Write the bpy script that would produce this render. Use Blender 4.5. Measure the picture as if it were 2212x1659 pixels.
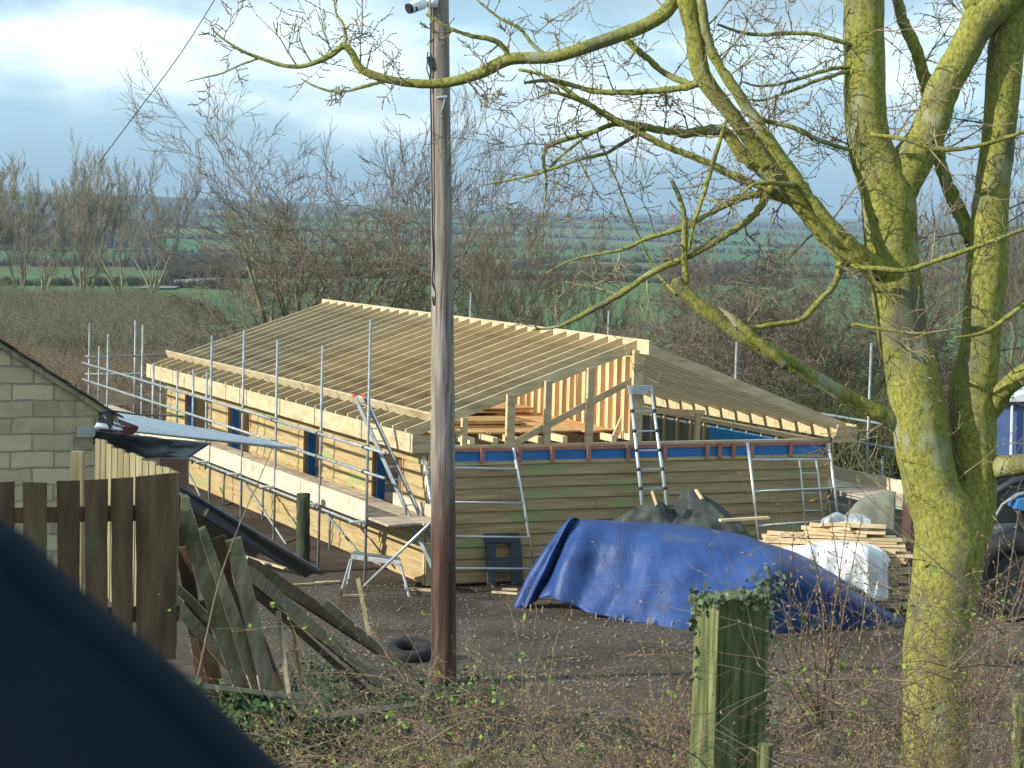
import bpy, math, random
import numpy as np
from mathutils import Vector, Matrix, noise, Euler
random.seed(7)
RNG = np.random.default_rng(11)
for o in list(bpy.data.objects): bpy.data.objects.remove(o)
scene = bpy.context.scene
COL = scene.collection
R = math.radians

# ------------------------------------------------------------------ camera
F, PITCH, ROLL, EYE = 4679.0, .0736, .0273, 6.60
cr, sr = math.cos(ROLL), math.sin(ROLL)
RT0 = Vector((1, 0, 0)); FW = Vector((0, math.cos(PITCH), -math.sin(PITCH))); UP0 = Vector((0, math.sin(PITCH), math.cos(PITCH)))
RT = cr*RT0 + sr*UP0; UP = -sr*RT0 + cr*UP0
cam = bpy.data.cameras.new('camera'); camo = bpy.data.objects.new('camera', cam); COL.objects.link(camo)
m = Matrix((RT, UP, -FW)).transposed().to_4x4(); m.translation = (0, 0, EYE); camo.matrix_world = m
cam.sensor_width = 36; cam.lens = 36*F/2212; cam.clip_start = .05; cam.clip_end = 20000
cam.dof.use_dof = True; cam.dof.focus_distance = 38; cam.dof.aperture_fstop = 26
scene.camera = camo

# ------------------------------------------------------------------ light
SAZ, SEL = R(67.5), R(24)          # sun far to the left, a touch behind the camera
S = Vector((-math.sin(SAZ)*math.cos(SEL), -math.cos(SAZ)*math.cos(SEL), math.sin(SEL)))
sun = bpy.data.lights.new('sun', 'SUN'); sun.energy = 4.0; sun.angle = R(.55); sun.color = (1, .95, .84)
suno = bpy.data.objects.new('sun', sun); COL.objects.link(suno)
suno.rotation_euler = S.to_track_quat('Z', 'Y').to_euler(); suno.location = (-30, 0, 30)
world = bpy.data.worlds.new('World'); scene.world = world; world.use_nodes = True
nt = world.node_tree; nt.nodes.clear()
def N(nt, t, **k):
    n = nt.nodes.new(t)
    for a, b in k.items():
        if a.startswith('i_'): n.inputs[a[2:]].default_value = b
        else: setattr(n, a, b)
    return n
def mapr(nt, src, a, b, c=0, d=1):
    n = N(nt, 'ShaderNodeMapRange'); n.inputs[1].default_value = a; n.inputs[2].default_value = b
    n.inputs[3].default_value = c; n.inputs[4].default_value = d; nt.links.new(src, n.inputs[0]); return n.outputs[0]
def mixc(nt, f, a, b, mode='MIX'):
    n = N(nt, 'ShaderNodeMix', data_type='RGBA', blend_type=mode)
    for i, v in ((0, f), (6, a), (7, b)):
        if isinstance(v, (int, float)): n.inputs[i].default_value = v
        elif isinstance(v, tuple): n.inputs[i].default_value = (*v[:3], 1)
        else: nt.links.new(v, n.inputs[i])
    return n.outputs[2]
def world_sky():
    L = nt.links.new
    tc = N(nt, 'ShaderNodeTexCoord')
    sky = N(nt, 'ShaderNodeTexSky', sky_type='NISHITA', sun_disc=False, sun_elevation=SEL, sun_rotation=math.atan2(S.x, S.y))
    sky.air_density = 1.0; sky.dust_density = .6; sky.ozone_density = 2.0
    sep = N(nt, 'ShaderNodeSeparateXYZ'); L(tc.outputs['Generated'], sep.inputs[0])
    def cn(sc, z, loc, det=6, ro=.5):
        mp = N(nt, 'ShaderNodeMapping'); mp.inputs['Scale'].default_value = (1, 1, z); mp.inputs['Location'].default_value = loc; L(tc.outputs['Generated'], mp.inputs[0])
        n = N(nt, 'ShaderNodeTexNoise'); n.inputs['Scale'].default_value = sc; n.inputs['Detail'].default_value = det; n.inputs['Roughness'].default_value = ro; L(mp.outputs[0], n.inputs['Vector']); return n.outputs[0]
    def band(noi, amp, a, b):
        q = N(nt, 'ShaderNodeMath', operation='MULTIPLY_ADD'); L(noi, q.inputs[0]); q.inputs[1].default_value = amp; L(sep.outputs[2], q.inputs[2])
        return mapr(nt, q.outputs[0], a+amp/2, b+amp/2)
    def mul(a, b): q = N(nt, 'ShaderNodeMath', operation='MULTIPLY'); L(a, q.inputs[0]); L(b, q.inputs[1]); return q.outputs[0]
    white = mul(band(cn(8, 2.3, (.3, .1, .2), 8, .56), .16, .038, .062), mapr(nt, cn(7, 2.4, (2.1, .4, .6), 7, .55), .40, .56))
    grey = mul(band(cn(6, 2.3, (.9, .7, .1), 7, .55), .12, .080, .105), mapr(nt, cn(4, 3, (5.1, 2.4, .6), 3), .38, .55))
    base = mixc(nt, .8, sky.outputs[0], (2.1, 3.5, 4.45))
    c = mixc(nt, white, base, (6.2, 7.1, 7.4)); c = mixc(nt, grey, c, (2.2, 3.0, 3.6))
    bg = N(nt, 'ShaderNodeBackground'); bg.inputs[1].default_value = .135; L(c, bg.inputs[0])
    out = N(nt, 'ShaderNodeOutputWorld'); L(bg.outputs[0], out.inputs[0])
world_sky()
scene.view_settings.view_transform = 'Standard'; scene.view_settings.look = 'None'
scene.view_settings.exposure = 0.75; scene.view_settings.gamma = 1
scene.render.engine = 'CYCLES'
scene.render.resolution_x = 1024; scene.render.resolution_y = 768
scene.cycles.volume_bounces = 0; scene.cycles.max_bounces = 6
scene.cycles.transparent_max_bounces = 16

# ------------------------------------------------------------------ pixel <-> world (2212 x 1659 reading of the photo)
def ray(px, py):
    a, b = float(px)-1106, float(py)-829.5
    X = cr*a + sr*b; Y = -sr*a + cr*b
    return (X*RT0 + F*FW - Y*UP0)
def at(px, py, depth):
    d = ray(px, py); return Vector((0, 0, EYE)) + d*(float(depth)/d.y)
YP = [(-30, 5.4), (0, 5.3), (4, 5.0), (6, 4.6), (12, 3.15), (20, 1.6), (27, .4), (33, 0), (58, -.1), (75, -1.3), (120, -3.0), (250, -4.6),
      (400, -5.6), (600, -7.6), (900, -8.6), (1300, -8.4), (1800, -4), (2500, 5), (3300, 17), (4300, 30), (9000, 60)]
def gz(x, y):
    for (a, za), (b, zb) in zip(YP, YP[1:]):
        if y <= b: break
    t = max(0, (y-a)/(b-a)); z = za+(zb-za)*min(1, t)
    if 9 < y < 20.5 and x < -.6:
        w = min(1, (-.6-x)/1.8); w = w*w*(3-2*w)
        v = min(1, (y-9)/2.5, (20.5-y)/3.0); z += .75*w*v
    if y > 150:
        k = min(1, (y-150)/600)
        z += k*4*noise.noise(Vector((x/420, y/600, 3))) + k*min(1, y/3000)*14*noise.noise(Vector((x/1300, y/2500, 8)))
        if y > 1800: z += max(0, -x-100)*.012*min(1, (y-1800)/1500)
    elif y < 60: z += .035*noise.noise(Vector((x*.7, y*.7, 1)))
    return z
def hit(px, py):
    d = ray(px, py); lo, hi = 3, 60
    for _ in range(50):
        mid = (lo+hi)/2; p = Vector((0, 0, EYE))+d*(mid/d.y)
        if p.z > gz(p.x, p.y): lo = mid
        else: hi = mid
    p.z = gz(p.x, p.y); return p
C0 = Vector((-1.4395, 39.081, 0)); YAW = .4296; W, L = 8.487, 17.56
MB0 = Matrix.Translation(C0) @ Matrix.Rotation(YAW, 4, 'Z'); MB0i = MB0.inverted()
def bw(u, v, z): return MB0 @ Vector((u, v, z))
def lray(px, py):
    return MB0i @ Vector((0, 0, EYE)), MB0i.to_3x3() @ ray(px, py)
def hitu(px, py, u):
    o, d = lray(px, py); return o + d*((u-o.x)/d.x)
def hitv(px, py, v):
    o, d = lray(px, py); return o + d*((v-o.y)/d.y)
def px2m(px, depth): return px*depth/F

# ------------------------------------------------------------------ materials
def mat(name, rough=.8, spec=.3):
    mm = bpy.data.materials.new(name); mm.use_nodes = True
    b = mm.node_tree.nodes['Principled BSDF']; b.inputs['Roughness'].default_value = rough
    b.inputs['Specular IOR Level'].default_value = spec
    return mm, mm.node_tree, b
def noisy(name, cols, scale=(6, 6, 6), rough=.85, spec=.25, bump=.0, detail=5, rnd=.0, nrough=.6, lo=.3, hi=.7, metal=0, bscale=None, second=None, trans=0, bdist=.02):
    mm, t, b = mat(name, rough, spec); Lk = t.links.new
    tc = N(t, 'ShaderNodeTexCoord'); mp = N(t, 'ShaderNodeMapping'); mp.inputs['Scale'].default_value = scale
    Lk(tc.outputs['Object'], mp.inputs[0])
    n = N(t, 'ShaderNodeTexNoise'); n.inputs['Scale'].default_value = 1; n.inputs['Detail'].default_value = detail; n.inputs['Roughness'].default_value = nrough
    Lk(mp.outputs[0], n.inputs['Vector'])
    r = N(t, 'ShaderNodeValToRGB'); e = r.color_ramp.elements
    while len(e) > 1: e.remove(e[-1])
    e[0].position = lo; e[0].color = (*cols[0], 1)
    for i, c in enumerate(cols[1:]):
        q = e.new(lo+(hi-lo)*(i+1)/(len(cols)-1)); q.color = (*c, 1)
    Lk(n.outputs[0], r.inputs[0]); c = r.outputs[0]
    if second:
        col2, sc2, a, bb = second
        mp3 = N(t, 'ShaderNodeMapping'); mp3.inputs['Scale'].default_value = sc2; mp3.inputs['Location'].default_value = (3.3, 1.7, 5.1)
        Lk(tc.outputs['Object'], mp3.inputs[0])
        n3 = N(t, 'ShaderNodeTexNoise'); n3.inputs['Scale'].default_value = 1; n3.inputs['Detail'].default_value = 4; Lk(mp3.outputs[0], n3.inputs['Vector'])
        c = mixc(t, mapr(t, n3.outputs[0], a, bb), c, col2)
    if rnd:
        oi = N(t, 'ShaderNodeObjectInfo'); h = N(t, 'ShaderNodeHueSaturation')
        Lk(mapr(t, oi.outputs['Random'], 0, 1, 1-rnd, 1+rnd), h.inputs['Value']); Lk(c, h.inputs['Color']); c = h.outputs[0]
    Lk(c, b.inputs['Base Color']); b.inputs['Metallic'].default_value = metal
    if bump:
        bs = N(t, 'ShaderNodeTexNoise'); bs.inputs['Detail'].default_value = 6; bs.inputs['Scale'].default_value = 1
        mp2 = N(t, 'ShaderNodeMapping'); mp2.inputs['Scale'].default_value = bscale or tuple(s*2 for s in scale); Lk(tc.outputs['Object'], mp2.inputs[0]); Lk(mp2.outputs[0], bs.inputs['Vector'])
        bn = N(t, 'ShaderNodeBump'); bn.inputs['Strength'].default_value = bump; bn.inputs['Distance'].default_value = bdist
        Lk(bs.outputs[0], bn.inputs['Height']); Lk(bn.outputs[0], b.inputs['Normal'])
    if trans: b.inputs['Transmission Weight'].default_value = trans
    return mm
M = {}
M['rafter'] = noisy('treated rafter timber', [(.36, .275, .15), (.53, .42, .24), (.61, .50, .30)], (1.5, 9, 9), rnd=.12)
M['pale'] = noisy('pale planed timber', [(.38, .30, .165), (.49, .40, .24), (.55, .47, .31)], (2.5, 2.5, 7), rnd=.10, second=((.36, .27, .15), (1.2, 1.2, 5), .58, .72))
M['clad'] = noisy('sawn treated cladding', [(.26, .185, .085), (.40, .295, .14), (.49, .385, .20)], (1.1, 1.1, 14), rnd=.16, second=((.27, .33, .13), (.7, .7, 3.2), .55, .70), bump=.25, bscale=(3, 3, 60), bdist=.008)
M['batten'] = noisy('pink treated batten', [(.36, .14, .09), (.46, .20, .13)], (4, 4, 9), rnd=.12)
M['blue'] = noisy('blue breather membrane', [(.012, .12, .36), (.025, .19, .48)], (2, 2, 3), rough=.45, spec=.4, bump=.3, bscale=(5, 5, 5), bdist=.03)
M['orange'] = noisy('fresh orange sheathing', [(.38, .20, .075), (.50, .29, .12), (.57, .37, .17)], (6, 6, 1.5), rnd=.12)
M['stud'] = noisy('fresh pale stud', [(.60, .44, .24), (.72, .56, .34)], (5, 5, 1.2), rnd=.14)
M['tube'] = noisy('galvanised tube', [(.16, .19, .20), (.26, .30, .31), (.35, .39, .39)], (7, 7, 7), rough=.55, spec=.4, metal=.3, rnd=.1, second=((.30, .22, .15), (4, 4, 9), .62, .74))
M['alu'] = noisy('aluminium', [(.46, .50, .53), (.60, .64, .67)], (7, 7, 7), rough=.38, spec=.5, metal=.5)
M['coup'] = noisy('rusty coupler', [(.10, .085, .07), (.22, .18, .14)], (20, 20, 20), rough=.7, metal=.3)
M['board'] = noisy('scaffold board', [(.28, .22, .15), (.42, .34, .245), (.52, .44, .33)], (1.6, 6, 6), rnd=.14, second=((.20, .13, .08), (1.5, 3, 3), .58, .72))
M['toe'] = noisy('pale toe board', [(.42, .35, .24), (.53, .46, .34), (.58, .52, .40)], (1.6, 2, 6), rnd=.06, second=((.36, .29, .19), (2, 2, 2), .60, .72))
M['stone_c'] = None
M['weathershade'] = noisy('weathered shaded fence wood', [(.06, .038, .022), (.115, .072, .042), (.17, .115, .07)], (9, 9, 1.6), bump=.4, bscale=(60, 60, 5), rnd=.18, second=((.10, .12, .045), (5, 5, 2), .54, .70), bdist=.006)  # darker copy of the fence wood, shade put into the colour
M['fencelit'] = noisy('sunlit fence wood', [(.15, .125, .065), (.235, .20, .11), (.29, .255, .15)], (9, 9, 1.6), bump=.4, bscale=(60, 60, 5), rnd=.2, second=((.16, .18, .07), (5, 5, 2), .54, .70), bdist=.006)  # lighter copy of the fence wood, sunlight put into the colour
M['oldboard'] = noisy('old grey board', [(.19, .155, .10), (.35, .295, .20), (.50, .44, .32)], (11, 11, 2.2), bump=.4, bscale=(60, 60, 6), rnd=.28, second=((.14, .145, .075), (5, 5, 3), .62, .78), bdist=.006)
M['dark'] = noisy('black painted metal', [(.012, .013, .015), (.03, .032, .035)], (5, 5, 5), rough=.45, spec=.5)
M['felt'] = noisy('dark felt', [(.012, .02, .028), (.035, .05, .062)], (4, 4, 4), rough=.5, spec=.5, bump=.5, bscale=(6, 6, 6), bdist=.05)
M['sheet'] = noisy('pale fibre sheet', [(.52, .56, .58), (.62, .66, .68)], (3, 3, 3), rough=.6, spec=.4)
M['tarp'] = noisy('blue tarpaulin', [(.012, .036, .125), (.018, .052, .18), (.028, .072, .22)], (1.2, 1.2, 3), rough=.52, spec=.35, bump=.8, bscale=(3.2, 3.2, 1.1), second=((.06, .085, .15), (2.2, 2.2, .8), .60, .80), bdist=.055)
M['white'] = noisy('white plastic sheet', [(.62, .66, .68), (.78, .80, .80)], (3, 3, 3), rough=.4, spec=.5, bump=.5, bscale=(9, 9, 9), bdist=.04)
M['clear'] = noisy('grey translucent sheet', [(.26, .29, .30), (.50, .53, .54)], (9, 9, 9), rough=.35, spec=.5, bump=.8, bscale=(16, 16, 16), bdist=.05)
M['geo'] = noisy('dark woven fabric', [(.018, .022, .022), (.045, .052, .047), (.075, .082, .07)], (3, 3, 3), rough=.75, bump=.5, bscale=(8, 8, 8), bdist=.03)
M['greycover'] = noisy('grey green cover', [(.12, .13, .10), (.20, .21, .16)], (3, 3, 3), rough=.8, bump=.4)
M['bark'] = None
M['twig'] = noisy('thin winter twig', [(.14, .10, .065), (.23, .18, .11), (.30, .29, .13)], (7, 7, 7), rnd=.1)
M['fartwig'] = noisy('bare crown twig', [(.10, .08, .06), (.17, .14, .10), (.23, .20, .13)], (.8, .8, .8), rnd=.18)
M['farpale'] = noisy('bare willow twig', [(.15, .13, .085), (.22, .19, .13), (.27, .23, .16)], (.5, .5, .5), rnd=.12)
M['fartrunk'] = noisy('lichened bark', [(.09, .08, .045), (.19, .18, .09), (.28, .26, .12)], (2.5, 2.5, 2.5), rnd=.15)
M['birch'] = noisy('pale birch bark', [(.20, .18, .14), (.42, .40, .34)], (3, 3, 3), rnd=.1)
M['hedget'] = noisy('hedge twig', [(.065, .043, .03), (.15, .11, .075), (.25, .21, .14)], (3, 3, 3))
M['bud'] = noisy('swelling bud', [(.20, .13, .06), (.34, .27, .12)], (9, 9, 9))
M['leaf'] = noisy('young leaf', [(.10, .17, .025), (.20, .30, .05)], (9, 9, 9), rough=.6)
M['weed'] = noisy('ground weed leaf', [(.015, .04, .012), (.045, .10, .028)], (6, 6, 6), rough=.6)
M['ivy'] = noisy('ivy leaf', [(.025, .045, .02), (.08, .12, .06), (.16, .20, .13)], (14, 14, 14), rough=.35, spec=.6)
M['pole'] = None
M['rubber'] = noisy('tyre rubber', [(.012, .012, .013), (.03, .03, .032)], (9, 9, 9), rough=.7)
M['red'] = noisy('red plastic tip', [(.45, .04, .03), (.55, .06, .04)], (9, 9, 9), rough=.5)
M['camw'] = noisy('white camera housing', [(.70, .72, .72), (.80, .81, .80)], (9, 9, 9), rough=.4)
M['steelpost'] = noisy('rusted steel post', [(.10, .055, .04), (.20, .12, .085)], (6, 6, 3), rough=.85)
M['slate'] = noisy('dark slate', [(.03, .033, .038), (.07, .075, .08)], (5, 5, 5), rough=.6)
M['redpipe'] = noisy('dark red gutter', [(.09, .02, .02), (.14, .035, .03)], (5, 5, 5), rough=.4)
M['car'] = noisy('dark navy vehicle trim', [(.003, .007, .012), (.005, .011, .019)], (3, 3, 3), rough=.9, spec=.08)
M['darkbark'] = noisy('tarred bark post', [(.02, .025, .018), (.06, .07, .04)], (14, 14, 3), bump=.6, bscale=(30, 30, 6))
M['earth'] = noisy('loose earth', [(.05, .04, .03), (.10, .08, .06)], (5, 5, 5), bump=.4)

def bark_material():
    mm, t, b = mat('mossy yellow green bark', .9, .15); Lk = t.links.new
    tc = N(t, 'ShaderNodeTexCoord')
    def nz(sc, d=5, ro=.6, loc=(0, 0, 0)):
        mp = N(t, 'ShaderNodeMapping'); mp.inputs['Scale'].default_value = sc; mp.inputs['Location'].default_value = loc; Lk(tc.outputs['Object'], mp.inputs[0])
        n = N(t, 'ShaderNodeTexNoise'); n.inputs['Scale'].default_value = 1; n.inputs['Detail'].default_value = d; n.inputs['Roughness'].default_value = ro
        Lk(mp.outputs[0], n.inputs['Vector']); return n.outputs[0]
    c = mixc(t, mapr(t, nz((48, 48, 34), 6, .7), .34, .64), (.13, .135, .032), (.37, .365, .085))
    c = mixc(t, mapr(t, nz((5, 5, 2.2), 4, .5, (4, 1, 2)), .54, .70), c, (.15, .145, .095))
    c = mixc(t, mapr(t, nz((8, 8, 4), 4, .5, (9, 5, 2)), .58, .68), c, (.33, .34, .20))
    c = mixc(t, mapr(t, nz((60, 60, 18), 4, .7, (1, 5, 7)), .60, .72), c, (.06, .06, .018))
    Lk(c, b.inputs['Base Color'])
    bn = N(t, 'ShaderNodeBump'); bn.inputs['Strength'].default_value = .9; bn.inputs['Distance'].default_value = .013
    Lk(nz((85, 85, 60), 6, .75), bn.inputs['Height']); Lk(bn.outputs[0], b.inputs['Normal'])
    return mm
M['bark'] = bark_material()
def pole_material():
    mm, t, b = mat('weathered creosoted pole', .85, .2); Lk = t.links.new
    tc = N(t, 'ShaderNodeTexCoord'); sep = N(t, 'ShaderNodeSeparateXYZ'); Lk(tc.outputs['Object'], sep.inputs[0])
    def nz(sc, d=5):
        mp = N(t, 'ShaderNodeMapping'); mp.inputs['Scale'].default_value = sc; Lk(tc.outputs['Object'], mp.inputs[0])
        n = N(t, 'ShaderNodeTexNoise'); n.inputs['Scale'].default_value = 1; n.inputs['Detail'].default_value = d; Lk(mp.outputs[0], n.inputs['Vector']); return n.outputs[0]
    grey = mixc(t, mapr(t, nz((16, 16, 1.1)), .35, .65), (.15, .128, .105), (.32, .285, .24))
    grey = mixc(t, mapr(t, nz((30, 30, .8), 3), .60, .68), grey, (.09, .075, .06))
    grey = mixc(t, mapr(t, nz((6, 6, 5), 3), .66, .72), grey, (.10, .07, .05))
    brown = mixc(t, mapr(t, nz((20, 20, .9)), .35, .65), (.045, .026, .020), (.12, .068, .052))
    ad = N(t, 'ShaderNodeMath', operation='MULTIPLY_ADD'); Lk(nz((9, 9, .7)), ad.inputs[0]); ad.inputs[1].default_value = 3.2; Lk(sep.outputs[2], ad.inputs[2])
    c = mixc(t, mapr(t, ad.outputs[0], 3.7, 4.9), brown, grey)
    Lk(c, b.inputs['Base Color'])
    bn = N(t, 'ShaderNodeBump'); bn.inputs['Strength'].default_value = .5; bn.inputs['Distance'].default_value = .02; Lk(nz((40, 40, 2)), bn.inputs['Height']); Lk(bn.outputs[0], b.inputs['Normal'])
    return mm
M['pole'] = pole_material()
def post_material():
    mm, t, b = mat('algae covered post wood', .85, .2); Lk = t.links.new
    tc = N(t, 'ShaderNodeTexCoord')
    def nz(sc, d=5, loc=(0, 0, 0)):
        mp = N(t, 'ShaderNodeMapping'); mp.inputs['Scale'].default_value = sc; mp.inputs['Location'].default_value = loc; Lk(tc.outputs['Object'], mp.inputs[0])
        n = N(t, 'ShaderNodeTexNoise'); n.inputs['Scale'].default_value = 1; n.inputs['Detail'].default_value = d; Lk(mp.outputs[0], n.inputs['Vector']); return n.outputs[0]
    c = mixc(t, mapr(t, nz((55, 55, 5)), .32, .68), (.045, .06, .02), (.17, .185, .075))
    c = mixc(t, mapr(t, nz((30, 30, 3), 4, (3, 3, 3)), .56, .68), c, (.26, .25, .13))
    c = mixc(t, mapr(t, nz((90, 90, 3), 3, (7, 3, 3)), .62, .68), c, (.018, .025, .01))
    Lk(c, b.inputs['Base Color'])
    bn = N(t, 'ShaderNodeBump'); bn.inputs['Strength'].default_value = .7; bn.inputs['Distance'].default_value = .008; Lk(nz((80, 80, 3)), bn.inputs['Height']); Lk(bn.outputs[0], b.inputs['Normal'])
    return mm
M['post'] = post_material()
def stone_material():
    mm, t, b = mat('coursed cream stone', .9, .15); Lk = t.links.new
    tc = N(t, 'ShaderNodeTexCoord'); nd = N(t, 'ShaderNodeTexNoise'); nd.inputs['Scale'].default_value = 3.5; nd.inputs['Detail'].default_value = 3
    Lk(tc.outputs['Object'], nd.inputs['Vector'])
    sb = N(t, 'ShaderNodeVectorMath', operation='SCALE'); Lk(nd.outputs['Color'], sb.inputs[0]); sb.inputs['Scale'].default_value = .05
    sx = N(t, 'ShaderNodeSeparateXYZ'); Lk(tc.outputs['Object'], sx.inputs[0]); cx = N(t, 'ShaderNodeCombineXYZ'); Lk(sx.outputs[0], cx.inputs[0]); Lk(sx.outputs[2], cx.inputs[1])
    av = N(t, 'ShaderNodeVectorMath', operation='ADD'); Lk(cx.outputs[0], av.inputs[0]); Lk(sb.outputs[0], av.inputs[1])
    br = N(t, 'ShaderNodeTexBrick'); Lk(av.outputs[0], br.inputs['Vector']); br.inputs['Scale'].default_value = 1
    br.inputs['Brick Width'].default_value = .37; br.inputs['Row Height'].default_value = .147; br.inputs['Mortar Size'].default_value = .009; br.inputs['Mortar Smooth'].default_value = .35
    br.inputs['Color1'].default_value = (.34, .27, .17, 1); br.inputs['Color2'].default_value = (.62, .51, .33, 1); br.inputs['Mortar'].default_value = (.33, .29, .215, 1); br.inputs['Bias'].default_value = .1
    n2 = N(t, 'ShaderNodeTexNoise'); n2.inputs['Scale'].default_value = 9; n2.inputs['Detail'].default_value = 6; Lk(tc.outputs['Object'], n2.inputs['Vector'])
    c = mixc(t, mapr(t, n2.outputs[0], .45, .75), br.outputs[0], (.56, .48, .32))
    Lk(mixc(t, br.outputs['Fac'], c, br.outputs[0]), b.inputs['Base Color'])
    hs = N(t, 'ShaderNodeMath', operation='MULTIPLY_ADD'); Lk(br.outputs['Fac'], hs.inputs[0]); hs.inputs[1].default_value = -1; Lk(n2.outputs[0], hs.inputs[2])
    bn = N(t, 'ShaderNodeBump'); bn.inputs['Strength'].default_value = .8; bn.inputs['Distance'].default_value = .02; Lk(hs.outputs[0], bn.inputs['Height']); Lk(bn.outputs[0], b.inputs['Normal'])
    return mm
M['stone'] = stone_material()
def ground_material():
    mm, t, b = mat('dark gravel yard and distant pasture', .95, .12); Lk = t.links.new
    tc = N(t, 'ShaderNodeTexCoord'); sep = N(t, 'ShaderNodeSeparateXYZ'); Lk(tc.outputs['Object'], sep.inputs[0])
    def nz(sc, d=5, loc=(0, 0, 0), ro=.6):
        mp = N(t, 'ShaderNodeMapping'); mp.inputs['Scale'].default_value = sc; mp.inputs['Location'].default_value = loc; Lk(tc.outputs['Object'], mp.inputs[0])
        n = N(t, 'ShaderNodeTexNoise'); n.inputs['Scale'].default_value = 1; n.inputs['Detail'].default_value = d; n.inputs['Roughness'].default_value = ro; Lk(mp.outputs[0], n.inputs['Vector']); return n.outputs[0]
    yard = mixc(t, mapr(t, nz((16, 16, 16), 8, ro=.75), .38, .62), (.052, .041, .031), (.155, .128, .102))
    yard = mixc(t, mapr(t, nz((.5, .5, .5), 4, (3, 1, 0)), .46, .62), yard, (.062, .05, .038))
    bank = mixc(t, mapr(t, nz((2.5, 2.5, 2.5), 6), .42, .6), (.045, .040, .022), (.075, .095, .03))
    c = mixc(t, mapr(t, sep.outputs[1], 20.5, 17), yard, bank)
    # pasture patchwork
    nd = N(t, 'ShaderNodeTexNoise'); nd.inputs['Scale'].default_value = .004; Lk(tc.outputs['Object'], nd.inputs['Vector'])
    sb = N(t, 'ShaderNodeVectorMath', operation='SCALE'); Lk(nd.outputs['Color'], sb.inputs[0]); sb.inputs['Scale'].default_value = 160
    av = N(t, 'ShaderNodeVectorMath', operation='ADD'); Lk(tc.outputs['Object'], av.inputs[0]); Lk(sb.outputs[0], av.inputs[1])
    mp = N(t, 'ShaderNodeMapping'); mp.inputs['Scale'].default_value = (1/230, 1/330, 0); Lk(av.outputs[0], mp.inputs[0])
    vo = N(t, 'ShaderNodeTexVoronoi', feature='F1'); vo.inputs['Scale'].default_value = 1; vo.inputs['Randomness'].default_value = .7; Lk(mp.outputs[0], vo.inputs['Vector'])
    sc = N(t, 'ShaderNodeSeparateColor'); Lk(vo.outputs['Color'], sc.inputs[0])
    rp = N(t, 'ShaderNodeValToRGB'); rp.color_ramp.interpolation = 'CONSTANT'; e = rp.color_ramp.elements
    e[0].color = (.05, .16, .05, 1); e[1].position = .28; e[1].color = (.09, .18, .06, 1)
    for p_, c_ in ((.5, (.055, .19, .06)), (.7, (.15, .17, .07)), (.82, (.125, .10, .06)), (.9, (.07, .15, .05))):
        q = e.new(p_); q.color = (*c_, 1)
    Lk(sc.outputs[0], rp.inputs[0])
    grass = mixc(t, mapr(t, nz((.05, .05, .05), 6), .35, .7), rp.outputs[0], (.08, .115, .04))
    scrub = mixc(t, mapr(t, nz((.35, .35, .35), 5), .4, .6), (.075, .058, .036), (.085, .11, .04))
    far = mixc(t, mapr(t, sep.outputs[1], 130, 200), scrub, grass)
    c = mixc(t, mapr(t, sep.outputs[1], 57, 66), c, far)
    Lk(c, b.inputs['Base Color'])
    bn = N(t, 'ShaderNodeBump'); bn.inputs['Strength'].default_value = .9; bn.inputs['Distance'].default_value = .05; Lk(nz((11, 11, 11), 8, ro=.8), bn.inputs['Height']); Lk(bn.outputs[0], b.inputs['Normal'])
    return mm
M['ground'] = ground_material()
def glass_material():
    mm, t, b = mat('bluish cab glass', .08, .5); b.inputs['Base Color'].default_value = (.10, .155, .32, 1); b.inputs['Metallic'].default_value = 0
    return mm
M['glass'] = glass_material()

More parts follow.
